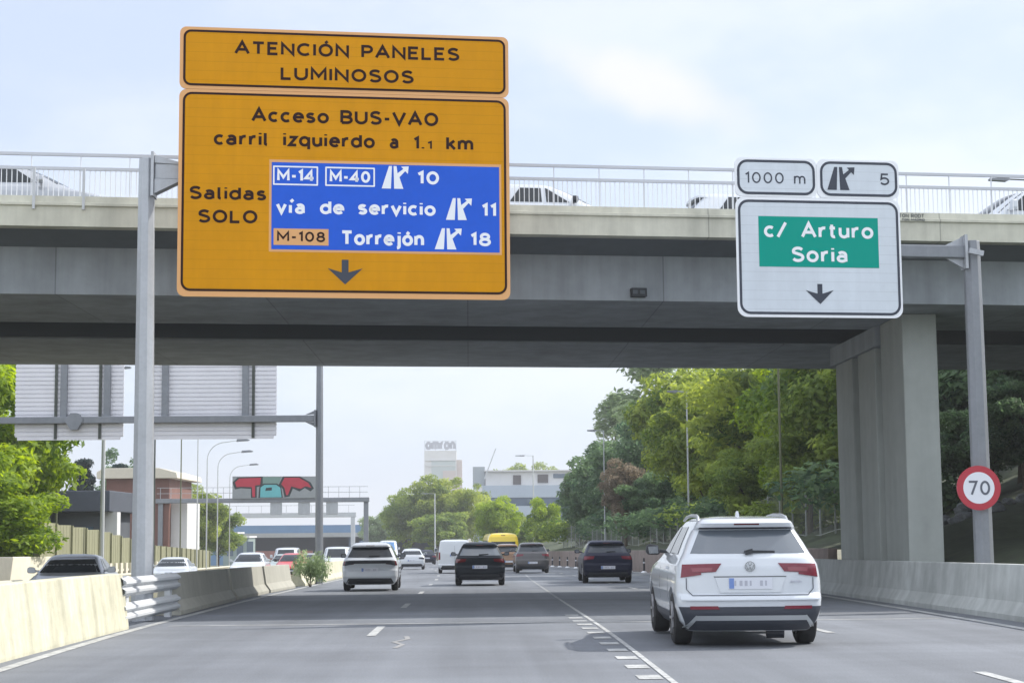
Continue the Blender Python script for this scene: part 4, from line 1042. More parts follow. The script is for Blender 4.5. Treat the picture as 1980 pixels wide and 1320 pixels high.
# cars crossing the bridge
def bridge_car(kind, u, d, fwd, lab, p, **k):
    x, y, z = B(u, d, 7.621)
    return car(kind, (x, y, z), (-math.pi / 2 if fwd > 0 else math.pi / 2) + BA, lab, p, **k)
bridge_car('coupe', -11.6, 2.4, 1, 'silver car with dark side windows behind the bridge railing at the left', P_SILVER, H=1.46, L=4.7)
bridge_car('hatch', .35, 3.4, 1, 'white hatchback behind the bridge railing between the two big signs', P_WHITE, H=1.50, L=4.0)
bridge_car('hatch', 5.15, 3.6, 1, 'dark-windowed white car on the bridge partly hidden by the white sign', P_WHITE, H=1.42, L=4.3)
bridge_car('van', 15.9, 3.2, -1, 'white van on the bridge at the far right', P_WHITE, name='van', cat='van', H=1.55, L=4.6)
# ------------------------------------------------------------------ trees
rng = np.random.default_rng(11)
def crown_mesh(kind, seed, n, leaf):
    """many small leaf blades gathered in clumps through the crown; base of the tree at the origin, height 1 unit = 10 m for broad trees"""
    r = np.random.default_rng(seed)
    cl = []
    if kind == 'broad':
        k = 78
        while len(cl) < k:
            p = r.uniform(-1, 1, 3)
            if np.linalg.norm(p) > 1: continue
            q = p * np.array([3.9, 3.9, 4.1]) * (0.6 + .4 * r.random()); q[2] += 5.7
            if q[2] < 2.0: continue
            cl.append((q, r.uniform(.42, 1.15)))
    elif kind == 'poplar':
        for i in range(46):
            h = 1.5 + 12.0 * r.random() ** .9; w = 1.75 * math.sin(math.pi * min(1, (h + 2.5) / 17)) ** .8
            a = r.uniform(0, 6.28); d = w * r.random() ** .6
            cl.append((np.array([d * math.cos(a), d * math.sin(a), h]), r.uniform(.45, .85)))
    elif kind == 'conifer':
        for i in range(52):
            h = 1.2 + 8.5 * r.random(); w = 2.5 * (1 - (h - 1) / 9.6) ** .8
            a = r.uniform(0, 6.28); d = w * r.random() ** .45
            cl.append((np.array([d * math.cos(a), d * math.sin(a), h]), r.uniform(.4, .8)))
    else:                                        # shrub
        for i in range(22):
            p = r.normal(0, .5, 3) * np.array([1.1, 1.1, .7]); cl.append((np.array([p[0], p[1], abs(p[2]) + .5]), r.uniform(.35, .65)))
    w = np.array([c[1] ** 2 for c in cl]); w /= w.sum()
    idx = r.choice(len(cl), n, p=w)
    cen = np.array([c[0] for c in cl])[idx]; rad = np.array([c[1] for c in cl])[idx]
    d = r.normal(size=(n, 3)); d /= np.linalg.norm(d, axis=1)[:, None]
    d[:, 2] = np.where(r.random(n) < .35, np.abs(d[:, 2]), d[:, 2])
    rr = rad * (0.55 + 0.5 * r.random(n) ** .7)
    st = np.array([1, 1, 1.9]) if kind == 'poplar' else (np.array([1.25, 1.25, .55]) if kind == 'conifer' else np.array([1.1, 1.1, .8]))
    pos = cen + d * rr[:, None] * st + r.normal(0, .06, (n, 3))
    nrm = d * .7 + r.normal(0, .55, (n, 3)) + np.array([0, 0, .35]); nrm /= np.linalg.norm(nrm, axis=1)[:, None]
    t = np.cross(nrm, r.normal(size=(n, 3))); t /= np.linalg.norm(t, axis=1)[:, None]
    b = np.cross(nrm, t)
    s = leaf * r.uniform(.6, 1.35, n)[:, None]
    v = np.stack([pos - t * s, pos - b * s * .42 + nrm * s * .1, pos + t * s, pos + b * s * .42 + nrm * s * .1], 1).reshape(-1, 3)
    me = bpy.data.meshes.new('crown')
    me.vertices.add(4 * n); me.vertices.foreach_set('co', v.astype(np.float32).ravel())
    me.loops.add(4 * n); me.loops.foreach_set('vertex_index', np.arange(4 * n, dtype=np.int32))
    me.polygons.add(n); me.polygons.foreach_set('loop_start', np.arange(0, 4 * n, 4, dtype=np.int32))
    me.update(calc_edges=True)
    ctint = r.random(len(cl))[idx] * .65 + r.random(n) * .4
    at = me.attributes.new('tint', 'FLOAT', 'FACE'); at.data.foreach_set('value', ctint.astype(np.float32))
    return me, cl
def trunk_mesh(kind, cl, seed):
    r = random.Random(seed); mb = MB()
    if kind == 'broad':
        mb.tube([(0, 0, -.6), (.02, .03, 1.0), (.10, -.05, 2.4), (.05, .08, 4.2), (0, 0, 6.4), (.1, 0, 8.2)], [.26, .20, .16, .12, .07, .02], 9)
        for c, rad in r.sample(cl, 12):
            h = max(1.4, min(5.5, c[2] - 1.8)); m = Vector(c) * .5 + Vector((0, 0, h)) * .5; m.z -= .2
            mb.tube([(0.05, 0, h), m, tuple(c)], [.075, .05, .018], 6)
    elif kind == 'poplar':
        mb.tube([(0, 0, -.6), (0, .05, 4), (.05, 0, 9), (0, 0, 13.4)], [.24, .18, .10, .02], 8)
        for c, rad in r.sample(cl, 10): mb.tube([(0, 0, max(.8, c[2] - 2.2)), tuple(c)], [.05, .015], 5)
    elif kind == 'conifer':
        mb.tube([(0, 0, -.6), (0, 0, 5), (0, 0, 9.6)], [.22, .13, .02], 8)
        for c, rad in r.sample(cl, 12): mb.tube([(0, 0, c[2] + .1), tuple(c)], [.04, .012], 5)
    else:
        for c, rad in r.sample(cl, 7): mb.tube([(0, 0, -.1), (c[0] * .4, c[1] * .4, c[2] * .55), tuple(c)], [.03, .02, .008], 5)
    return mb.mesh('trunk')
KINDS = {}
for nm, kind, seed, n, leaf in (('broad_a', 'broad', 1, 20000, .17), ('broad_b', 'broad', 2, 20000, .17), ('broad_c', 'broad', 3, 17000, .20), ('broad_d', 'broad', 5, 18000, .17),
                                ('poplar', 'poplar', 4, 9000, .20), ('conifer', 'conifer', 6, 9000, .24), ('shrub', 'shrub', 8, 2600, .10), ('shrub_b', 'shrub', 9, 2600, .10)):
    me, cl = crown_mesh(kind, seed, n, leaf); KINDS[nm] = (me, trunk_mesh(kind, cl, seed), 13.6 if kind == 'poplar' else (9.9 if kind in ('broad', 'conifer') else 1.6))
LEAF = dict(mid=leaf_mat('leaf_mid_green', (.055, .11, .034), (.25, .32, .085)), yellow=leaf_mat('leaf_yellow_green', (.060, .115, .030), (.30, .36, .085)),
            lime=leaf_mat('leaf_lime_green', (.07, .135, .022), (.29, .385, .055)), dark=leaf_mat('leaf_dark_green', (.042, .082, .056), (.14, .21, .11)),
            grey=leaf_mat('leaf_grey_green', (.10, .15, .08), (.30, .37, .22)), brown=leaf_mat('leaf_dry_brown', (.095, .082, .06), (.25, .215, .155)),
            blue=leaf_mat('needle_blue_green', (.010, .022, .022), (.035, .06, .055)))
def tree(kind, leafm, x, y, top, label, wide=1.0, zb=None, group=None, cat='tree', rz=None):
    cm, tm, h = KINDS[kind]
    zb = (z_bank(x, y) if x > wall_x(y) and y < 190 else zr(y) - .1) if zb is None else zb
    k = (top - zb) / h
    g = empty('shrub' if cat == 'shrub' else 'tree', (x, y, zb), rng.uniform(0, 6.28) if rz is None else rz, label, cat, group)
    g.scale = (k * wide, k * wide, k)
    link('crown', cm, LEAF[leafm], g); link('trunk', tm, BARK, g)
    return g
TR = 'trees on the embankment right of the road'
tree('broad_a', 'mid', 15.2, 66, 10.6, 'leafy green tree on the embankment next to the bridge pier', 1.15, group=TR)
tree('broad_b', 'lime', 14.6, 74, 9.6, 'bright lime green tree behind the thin dark lamp post', 1.05, group=TR)
tree('broad_c', 'mid', 17.0, 80, 14.5, 'tall green tree rising behind the lime green one', 1.0, group=TR)
tree('broad_d', 'yellow', 14.2, 84, 10.6, 'broad yellowish green tree in the middle of the embankment', 1.25, group=TR)
tree('broad_a', 'yellow', 13.3, 94, 10.4, 'yellow green tree behind the pale lamp post', 1.1, group=TR)
tree('broad_b', 'yellow', 14.0, 106, 12.4, 'yellow topped tree just right of the dark trees', 1.0, group=TR)
tree('broad_c', 'mid', 14.0, 99, 7.2, 'lower green tree filling the embankment above the fence', 1.2, group=TR)
tree('broad_b', 'mid', 12.4, 77, 5.2, 'small green tree leaning over the mesh fence', 1.3, group=TR)
tree('broad_c', 'mid', 13.4, 68, 6.0, 'low bushy tree beside the fence nearest the pier', 1.3, group=TR)
tree('broad_d', 'dark', 12.9, 118, 10.6, 'dark tree between the tall poplar and the yellow green trees', .95, group=TR)
tree('conifer', 'blue', 14.2, 121, 11.0, 'dark blue green conifer among the embankment trees', 1.0, group=TR)
tree('broad_a', 'dark', 11.6, 130, 8.9, 'dark leafy tree above the brown withered one', 1.2, group=TR)
tree('broad_c', 'dark', 10.4, 140, 8.2, 'dark dense tree at the left end of the embankment', 1.15, group=TR)
tree('broad_b', 'dark', 10.2, 147, 5.6, 'low dark tree left of the brown one over the wall', 1.3, group=TR)
tree('broad_b', 'brown', 10.3, 114, 6.4, 'withered brown tree among dark green ones', .85, group=TR)
tree('broad_a', 'dark', 12.0, 112, 5.6, 'dark low tree right of the withered brown one', 1.3, group=TR)
tree('broad_c', 'dark', 12.2, 124, 6.4, 'dark round tree behind the withered brown one', 1.3, group=TR)
tree('poplar', 'grey', 15.0, 175, 14.6, 'tall slender grey green poplar against the sky', 1.55)
tree('poplar', 'grey', 16.6, 150, 19.5, 'tallest poplar with its top hidden by the bridge', 1.7)
UB = 'dark trees seen under the bridge at the right'
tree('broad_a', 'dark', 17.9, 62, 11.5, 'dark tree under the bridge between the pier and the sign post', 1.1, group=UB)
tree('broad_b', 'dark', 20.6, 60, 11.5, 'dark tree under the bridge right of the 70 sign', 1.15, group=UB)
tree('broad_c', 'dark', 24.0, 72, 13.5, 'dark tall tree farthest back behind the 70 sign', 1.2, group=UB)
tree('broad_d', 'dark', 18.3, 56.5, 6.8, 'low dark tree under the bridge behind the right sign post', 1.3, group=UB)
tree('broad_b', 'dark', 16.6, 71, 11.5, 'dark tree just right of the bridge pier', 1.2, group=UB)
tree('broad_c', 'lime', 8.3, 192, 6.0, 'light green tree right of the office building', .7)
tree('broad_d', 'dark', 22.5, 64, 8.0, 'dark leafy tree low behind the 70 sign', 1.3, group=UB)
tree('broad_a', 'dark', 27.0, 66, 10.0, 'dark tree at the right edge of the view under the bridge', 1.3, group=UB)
tree('broad_b', 'lime', 3.2, 202, 5.9, 'pale lime green tree in front of the office building', .95)
tree('broad_a', 'mid', 6.2, 215, 3.8, 'low green tree between the two pale trees', 1.5)
tree('broad_a', 'yellow', -5.2, 266, 10.8, 'big round yellow green tree below the pale tower', .95)
tree('broad_b', 'mid', -9.6, 268, 8.6, 'green tree on the left flank of the big round tree', 1.05)
tree('broad_d', 'yellow', -1.0, 262, 9.6, 'yellow green tree on the right flank of the big round tree', .95)
tree('broad_c', 'mid', -4.4, 255, 5.2, 'lower green tree at the foot of the big round tree', 1.5)
tree('broad_c', 'grey', -15.6, 300, 6.0, 'small pale tree above the blue overpass', 1.0)
tree('broad_a', 'yellow', 11.8, 425, 18.9, 'bushy tree showing above the left part of the office roof', .9)
tree('broad_b', 'yellow', 20.0, 430, 19.3, 'bushy tree showing above the right part of the office roof', .85)
zleft = lambda x, y: zl(-17.3, y)
tree('broad_a', 'lime', -21.6, 77, 10.8, 'bright green tree at the left edge behind the wall', 1.0, zleft(0, 77))
tree('broad_b', 'lime', -21.6, 83, 8.0, 'bright green tree overhanging the noise barrier', .85, zleft(0, 82))
tree('broad_d', 'lime', -19.6, 71, 4.9, 'low bright green tree over the cream wall at the left', 1.5, zleft(0, 74))
tree('broad_c', 'mid', -24.6, 92.5, 5.4, 'darker green tree left of the dark roofed house', .9, zleft(0, 92))
tree('conifer', 'blue', -33.2, 150, 7.9, 'left one of two dark conifers behind the dark roofed house', .8, zleft(0, 150))
tree('conifer', 'blue', -31.3, 156, 7.7, 'right one of two dark conifers behind the dark roofed house', .7, zleft(0, 156))
tree('broad_d', 'dark', -33.6, 166, 9.6, 'dark tree peeping over the brick house roof', .8, zleft(0, 160))
tree('broad_b', 'yellow', -30.2, 192, 7.2, 'yellow green tree behind the left lamp posts', 1.05, zleft(0, 190))
tree('broad_a', 'mid', -28.2, 196, 4.6, 'green tree below the far gantry at the left', 1.2, zleft(0, 190))
for i, (x, y, top, lab) in enumerate(((-44, 400, 3.0, 'far hazy tree over the left half of the blue overpass'), (-36, 405, 3.4, 'far hazy tree over the middle of the blue overpass'), (-52, 398, 3.2, 'far hazy tree at the left end of the blue overpass'), (-27, 402, 2.6, 'far hazy tree right of the steel sign post'))):
    tree(('broad_a', 'broad_c')[i % 2], 'blue', x, y, top, lab, 1.6, -4.0, group='far trees behind the overpass')
tree('shrub', 'grey', -5.65, 62.2, .80, 'wild shrub growing in the gap between the median barriers', .5, zr(62), cat='shrub')
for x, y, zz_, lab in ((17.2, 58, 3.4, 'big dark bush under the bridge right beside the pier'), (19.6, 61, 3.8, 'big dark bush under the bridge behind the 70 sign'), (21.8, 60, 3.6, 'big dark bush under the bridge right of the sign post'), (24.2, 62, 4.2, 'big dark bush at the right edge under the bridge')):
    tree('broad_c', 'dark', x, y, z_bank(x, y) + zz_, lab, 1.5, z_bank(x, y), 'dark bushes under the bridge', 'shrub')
SH = 'undergrowth bushes behind the right fence'
for i, (x, y, h, m) in enumerate(((14.2, 60, 2.2, 'dark'), (13.9, 73, 2.0, 'mid'), (13.6, 82, 2.2, 'dark'), (13.2, 90, 2.0, 'mid'), (12.8, 100, 2.3, 'dark'), (12.2, 108, 2.2, 'dark'), (11.6, 126, 2.3, 'dark'), (10.8, 136, 2.0, 'dark'), (9.6, 150, 2.4, 'mid'))):
    zb = z_bank(x, y)
    tree(('shrub', 'shrub_b')[i % 2], m, x, y, zb + h, ('bush', 'leafy bush')[i % 2] + ' behind the mesh fence, ' + ('nearest the pier', 'below the lime green tree', 'below the broad yellowish tree', 'near the pale lamp post', 'left of the pale lamp post', 'below the yellow topped tree', 'under the withered brown tree', 'under the dark dense tree', 'at the far end of the fence')[i], 1.5, zb, SH, 'shrub')
# rocks under the bridge
ROCK = mat('rock', (.17, .18, .19), .9, noise=(2, .4), bump=(6, .6))
rmesh = []
for k in range(3):
    bm = bmesh.new(); bmesh.ops.create_icosphere(bm, subdivisions=3, radius=.5); rr = random.Random(k)
    off = [Vector((rr.uniform(-1, 1), rr.uniform(-1, 1), rr.uniform(-1, 1))).normalized() for _ in range(9)]
    for v in bm.verts:
        for o in off:
            d = v.co.dot(o) - .33
            if d > 0: v.co -= o * d
        v.co.z *= .62
    me = bpy.data.meshes.new('rock'); bm.to_mesh(me); bm.free(); rmesh.append(me)
rr = random.Random(5)
for k in range(34):
    x = 14.2 + 5.6 * rr.random(); y = 50 + 3.0 * rr.random() + (x - 14.6) * .2
    o = link('rock', rmesh[k % 3], ROCK, smooth=25); s_ = rr.uniform(.35, .8)
    o.location = (x, y, z_bank(x, y) + .12); o.rotation_euler = (0, 0, rr.uniform(0, 6)); o.scale = (s_ * 1.2, s_, s_)
    tag(o, 'grey rock lying on the slope behind the right barrier', 'rock', 'grey rocks under the bridge at the right')

# ------------------------------------------------------------------ lamp posts
def lamp_post(x, y, ztop, label, arm=0.0, r=.07, zb=None, double=False, curved=False, m=STEEL):
    zb = zb if zb is not None else (z_bank(x, y) if x > wall_x(y) and y < 190 else (zl(x, y) if x < 0 else zr(y)))
    g = empty('lamp_post', (x, y, zb), 0, label, 'lamp post', 'street lamps along the motorway')
    h = ztop - zb
    if curved:
        n = 8; ra = min(1.6, arm * .6)
        pts = [(0, 0, 0), (0, 0, h * .5), (0, 0, h - ra)] + [(ra - ra * math.cos(R(90 * i / n)), 0, h - ra + ra * math.sin(R(90 * i / n))) for i in range(1, n + 1)] + [(arm, 0, h + .12)]
        MB().tube(pts, [r, r * .85, r * .7] + [r * .55] * n + [r * .4], 8).build('pole', m, g, smooth=40)
        MB().prism_y([(arm - .05, h + .03), (arm + .75, h + .08), (arm + .85, h + .15), (arm + .6, h + .23), (arm, h + .2)], -.14, .14).build('lamp_head', STEEL_D, g, bevel=.02)
    else:
        MB().tube([(0, 0, 0), (0, 0, 1.0), (0, 0, h)], [r * 1.25, r, r * .7], 8).build('pole', m, g, smooth=40)
        for sg in ((-1, 1) if double else ((1,) if arm > 0 else (-1,))):
            if not arm: continue
            a = abs(arm)
            MB().bar((0, 0, h - .04), (sg * a * .5, 0, h), .05).build('arm', m, g)
            MB().prism_y([(sg * a * .45, h - .03), (sg * a * .55, h - .10), (sg * a, h - .05), (sg * a, h + .02), (sg * a * .5, h + .06)], -.14, .14).build('lamp_head', STEEL_D, g)
    MB().tube([(0, 0, -.05), (0, 0, .28)], [r * 2, r * 1.7], 8).build('base', STEEL_D, g)
    return g
LP_G = mat('lamp_post_olive', (.13, .14, .08), .6, .1)
LP_D = mat('lamp_post_dark', (.07, .08, .07), .6, .1)
LP_L = mat('lamp_post_pale', (.48, .50, .50), .5, .2)
lamp_post(-18.9, 80, 10.4, 'thin olive lamp post in front of the bright green trees', 1.2, .06, m=LP_G)
lamp_post(-16.9, 80.5, 9.2, 'thick pale lamp post just left of the yellow sign post', 1.2, .11, m=LP_L)
lamp_post(-17.15, 95, 10.9, 'thin dark lamp post just right of the yellow sign post', 1.2, .055, m=LP_D)
lamp_post(-17.2, 104, 9.6, 'slim lamp post right of the brick house', 1.2, .045, m=LP_G)
lamp_post(-17.3, 111, 9.2, 'slim lamp post left of the curved lamps', 1.2, .045, m=LP_L)
lamp_post(-17.6, 117, 7.6, 'tallest lamp post with a long curved arm', 2.0, .05, curved=True, m=LP_L)
lamp_post(-18.9, 131, 7.5, 'middle lamp post with a curved arm', 1.8, .05, curved=True, m=LP_L)
lamp_post(-22.8, 166, 7.9, 'lowest lamp post with a curved arm, left of the painted panel', 1.9, .055, curved=True, m=LP_L)
lamp_post(10.95, 60.5, 8.9, 'dark olive lamp post in front of the lime green tree', 1.2, .05, m=LP_G)
lamp_post(11.3, 89, 8.6, 'pale lamp post in front of the yellow green trees', -1.0, .05, m=STEEL)
lamp_post(9.4, 120, 8.4, 'lamp post with a flat head above the dark trees', -1.15, .05, m=STEEL)
lamp_post(7.9, 212, 10.7, 'far lamp post in front of the office building', -2.2, .10, m=LP_L)
lamp_post(-4.7, 240, 6.8, 'far lamp post with a curved arm beside the underpass', -2.0, .10, m=LP_L, zb=zr(240))
lamp_post(23.2, 70, 15.8, 'lamp seen through the bridge railing at the far right', -1.55, .11, m=LP_D)

# ------------------------------------------------------------------ sign seen from behind, left of the road
g = empty('sign_gantry', (-5.85, 68, zr(68)), 0, 'steel post and arm carrying ribbed sign backs over the oncoming road', 'sign gantry')
h = lambda z: z - zr(68)
MB().tube([(0, 0, 0), (0, 0, h(5.5)), (0, 0, h(9.0))], [.165, .15, .13], 8, .5).build('post', STEEL_D, g, bevel=.01)
MB().bar((-14.0, 0, h(5.93)), (-.16, 0, h(5.93)), .24, .26).build('arm', STEEL_D, g, bevel=.02)
cb = MB(); cb.bar((-.17, 0, h(5.6)), (-.17, 0, h(6.26)), .06, .42); cb.prism_y([(-.2, h(6.1)), (-.2, h(6.24)), (-.55, h(6.08))], -.06, .06); cb.prism_y([(-.2, h(5.62)), (-.2, h(5.78)), (-.55, h(5.79))], -.06, .06)
cb.build('bracket', STEEL_D, g)
jb = MB(); jb.prism_y([(-9.95, h(5.93)), (-9.7, h(5.55)), (-9.45, h(5.55)), (-9.2, h(5.93)), (-9.45, h(6.2)), (-9.7, h(6.2))], -.16, .16); jb.build('arm_joint', STEEL_D, g)
for x0, x1, sts in ((-11.95, -7.70, (-10.35, -8.62)), (-7.28, -1.70, (-6.62, -2.62))):
    pn = MB(); prof = []
    z = h(5.16); top = h(9.1)
    k = 0
    while z < top:
        z2 = min(top, z + .168)
        inset = .18 if k == 0 else 0
        pn.box(x0 + inset * .6, x1 - inset * .6, .18, .225, z, z2 - .052); pn.box(x0 + .02, x1 - .02, .218, .226, z2 - .052, z2); z = z2; k += 1
    p = pn.build('sign_back', ALU, g)
    for u in sts:
        MB().box(u - .055, u + .055, .13, .179, h(5.2), h(5.80)).build('stiffener', LP_D, g)
        MB().box(u - .055, u + .055, .13, .179, h(6.07), h(9.0)).build('stiffener', LP_D, g)
    for u in (sts[0] + .32 if x0 < -8 else sts[0] + .55, sts[1] + (.28 if x0 < -8 else -.3)): MB().box(u - .13, u + .13, .02, .15, h(6.06), h(9.0)).build('hanger', STEEL_D, g)

# ------------------------------------------------------------------ far gantries and panel
g = empty('gantry', (0, 0, 0), 0, 'dark steel gantry carrying a painted panel and small lane signals', 'gantry')
zz = zr(150)
for x in (-8.87, -26.5): MB().box(x - .2, x + .2, 149.8, 150.2, zz - (0.6 if x < -20 else 0), 4.1).build('post', STEEL_D, g)
MB().box(-26.9, -8.6, 149.6, 150.4, 4.11, 4.50).build('beam', STEEL_D, g, bevel=.04)
b = MB()
for u in np.arange(-26.5, -8.5, .9): b.bar((u, 149.7, 4.5), (u, 149.7, 5.45), .04)
for z in (4.95, 5.43): b.bar((-26.8, 149.7, z), (-8.7, 149.7, z), .04)
b.build('walkway_railing', STEEL, g)
for x in (-16.6, -14.2, -11.8):
    MB().box(x - .5, x + .5, 149.75, 150.05, 3.05, 4.09).build('lane_signal', STEEL, g, bevel=.03)
P_ = empty('painted_panel', (-16.7, 149.4, 4.52), 0, 'grey panel sprayed with red and turquoise graffiti on the gantry', 'panel')
MB().prism_y([(-3.6, -.05), (3.6, -.05), (3.6, 1.80), (-3.6, 1.85)], 0, .15).build('board', mat('panel_grey', (.25, .27, .28), .6, noise=(.6, .12)), P_)
GR, GT, GK = mat('graffiti_red', (.42, .02, .045), .6, noise=(1.5, .15)), mat('graffiti_turquoise', (.12, .42, .45), .6, noise=(1.5, .12)), mat('graffiti_black', (.015, .02, .025), .6)
W_ = lambda pts: [((u - .5) * 7.2, v * 1.85) for u, v in pts]
lay = [(GK, -.004, [(.0, .72), (.06, .95), (.36, .98), (.36, .55), (.29, .5), (.29, .0), (.22, .0), (.22, .42), (.1, .45), (.03, .4)]), (GR, -.008, [(.03, .72), (.08, .9), (.34, .93), (.33, .60), (.27, .57), (.27, .04), (.24, .04), (.23, .5), (.1, .52), (.05, .5)]),
       (GK, -.005, [(.55, .6), (.60, .98), (.80, .98), (.93, .7), (.97, .42), (.93, .28), (.86, .44), (.80, .28), (.72, .42), (.68, .05), (.62, .02), (.60, .4)]), (GR, -.009, [(.58, .62), (.62, .92), (.79, .92), (.90, .68), (.94, .45), (.87, .52), (.81, .40), (.70, .52), (.66, .12), (.64, .12), (.62, .45)]),
       (mat('graffiti_dull_green', (.16, .26, .23), .6), -.003, [(.36, .62), (.36, .96), (.58, .96), (.55, .62)]),
       (GK, -.006, [(.31, .0), (.32, .5), (.37, .66), (.53, .66), (.58, .5), (.60, .0)]), (GT, -.010, [(.33, .02), (.335, .48), (.38, .60), (.52, .60), (.57, .46), (.585, .02)]), (GK, -.014, [(.39, .32), (.40, .46), (.47, .48), (.47, .34)])]
red, tur, blk = MB(), MB(), MB(); oth = MB()
for m_, y_, poly in lay: MB.add({GR: red, GT: tur, GK: blk}.get(m_, oth), [(x, y_, z) for x, z in W_(poly)], [tuple(range(len(poly)))])
for mb_, m_, nm in ((blk, GK, 'black_outline'), (red, GR, 'red_letters'), (tur, GT, 'turquoise_letter')): mb_.build(nm, m_, P_)
oth.build('dull_letter', bpy.data.materials['graffiti_dull_green'], P_)
g = empty('gantry', (0, 0, 0), 0, 'pale far gantry crossing the road behind the painted panel', 'gantry')
for x in (-14.0, -32.5): MB().box(x - .25, x + .25, 209.8, 210.2, zr(210) - (.8 if x < -20 else 0), 3.35).build('post', ALU_PALE, g)
MB().box(-33, -13.6, 209.7, 210.3, 3.36, 3.95).build('beam', ALU_PALE, g, bevel=.05)
b = MB()
for u in np.arange(-32.5, -14, 1.5): b.bar((u, 209.75, 3.95), (u, 209.75, 4.8), .05)
b.bar((-32.8, 209.75, 4.8), (-13.8, 209.75, 4.8), .05); b.build('walkway_railing', ALU_PALE, g)
# blue overpass with underpass
g = empty('overpass', (0, 0, 0), 0, 'low overpass with a blue parapet far down the road', 'bridge')
BLUE = mat('blue_parapet', (.12, .22, .36), .6, noise=(.3, .08)); BLUE_D = mat('blue_beam', (.09, .13, .19), .6)
MB().box(-46, -6.3, 318, 319.0, 1.55, 2.95).build('parapet', BLUE, g)
MB().box(-46, -6.3, 317.9, 346, .75, 1.54).build('deck', mat('overpass_concrete', (.34, .35, .34), .8, noise=(.3, .1)), g)
MB().prism_y([(-6.29, 2.95), (-5.7, 2.9), (-4.2, -3.3), (-5.2, -3.3)], 317.8, 346).build('side_frame', BLUE, g)
for x in (-21.5, -46): MB().box(x - .5, x + .5, 319, 345, -4.2, .745).build('pier_wall', BLUE_D, g)
MB().box(-46, -6, 346.01, 347, -4.2, 2.9).build('back_wall', BLUE_D, g)
b = MB(); b.box(-20, -14.5, 317.7, 317.88, -1.1, .1); b.build('hanging_panel', BLUE_D, g)
g = tag(MB().box(-49, -27, 300, 300.5, -3.4, -1.5).build('brick_wall', mat('red_brick', (.27, .12, .10), .9, noise=(1, .15))), 'low red brick wall behind the oncoming cars', 'wall')

# ------------------------------------------------------------------ buildings
def windows(par, xs, zs, w, hh, y, m, name='window', depth=.12):
    for x in xs:
        for z in zs:
            f = MB().box(x - w / 2 - .08, x + w / 2 + .08, y - .05, y + .02, z - .08, z + hh + .08).build(name, ALU_PALE, par)
            MB().box(x - w / 2, x + w / 2, y - .06, y - .051, z, z + hh).build('pane', m, f)
WIN = mat('window_glass', (.07, .11, .16), .15, 0, .3)
# pale tower
g = empty('tower_building', (0, 0, 0), 0, 'tall pale office tower with rooftop lettering in the haze', 'building')
TW = mat('tower_cladding', (.62, .62, .62), .7, noise=(.15, .04))
TW2 = mat('tower_pinkish', (.50, .44, .42), .7, noise=(.15, .05))
MB().box(-15.4, -4.2, 600, 614, -4, 29.6).build('wall', TW, g)
MB().box(-4.19, -2.3, 602, 612, -4, 26.4).build('side_wing', TW2, g)
MB().box(-12.9, -4.6, 599.8, 599.99, -4, 26.0).build('facade_band', mat('tower_glass_band', (.42, .47, .47), .3), g)
MB().box(-8.9, -4.5, 599.55, 599.79, -4, 22.6).build('lower_facade', TW2, g)
for z in (24.2, 26.1): MB().box(-15.0, -4.6, 599.6, 599.795 if z < 26 else 599.99, z, z + .25).build('ledge', TW, g)
b = MB()
for x in (-15.2, -11.5, -8, -4.4): b.bar((x, 600.2, 29.6), (x, 600.2, 33.0), .15)
for z in (30.2, 32.9): b.bar((-15.3, 600.2, z), (-4.3, 600.2, z), .12)
b.build('sign_frame', STEEL, g)
b = MB(); letters(b, 'omron', -15.0, -4.5, 29.9, 3.6, 599.9, .26); b.build('lettering', mat('tower_letters', (.40, .41, .46), .6), g)
# office block
g = empty('office_building', (0, 0, 0), 0, 'grey and white office building behind the pale trees', 'building')
OW, OB = mat('office_white', (.60, .60, .60), .7, noise=(.2, .05)), mat('office_blue_grey', (.36, .42, .50), .6, noise=(.2, .05))
MB().box(.9, 24, 330, 352, 7.9, 10.2).build('wall', OB, g, label='pale band over the windows')
MB().box(.9, 24, 330.2, 352, 3.0, 7.89).build('recessed_wall', mat('office_glass', (.05, .09, .15), .2, 0, .2), g)
MB().box(.9, 24, 330, 352, -4, 2.99).build('wall', OB, g)
MB().box(9.0, 16.2, 329.8, 330.18, 3.1, 6.3).build('hanging_panel', OB, g)
MB().prism_y([(.9, 3), (2.0, 3), (2.6, 10.2), (.9, 9.4)], 329.7, 329.99).build('corner_pier', OW, g)
MB().box(3.2, 24, 332, 350, 10.21, 12.9).build('upper_storey', OW, g)
MB().box(8.5, 10.0, 331.8, 331.99, 10.4, 12.2).build('doorway', mat('dark_recess', (.10, .09, .09), .8), g)
MB().box(13.2, 15.2, 331.8, 331.99, 10.7, 12.3).build('doorway', mat('dark_recess', (.10, .09, .09), .8), g)
MB().box(16.2, 24, 331.8, 331.99, 11.6, 12.4).build('window', WIN, g)
MB().box(3.0, 24.4, 331.2, 351, 12.91, 13.15).build('roof', OW, g)
MB().box(.8, 3.1, 333, 345, 10.21, 13.9).build('plant_room', mat('office_grey', (.33, .36, .38), .7), g)
MB().bar((3.0, 331, 11.5), (5.2, 331, 17.3), .22).build('flag_pole', ALU_PALE, g)
for x in (4.2, 7.0, 11.0): MB().box(x, x + .9, 329.85, 330.19, 6.7, 7.6).build('window', WIN, g)
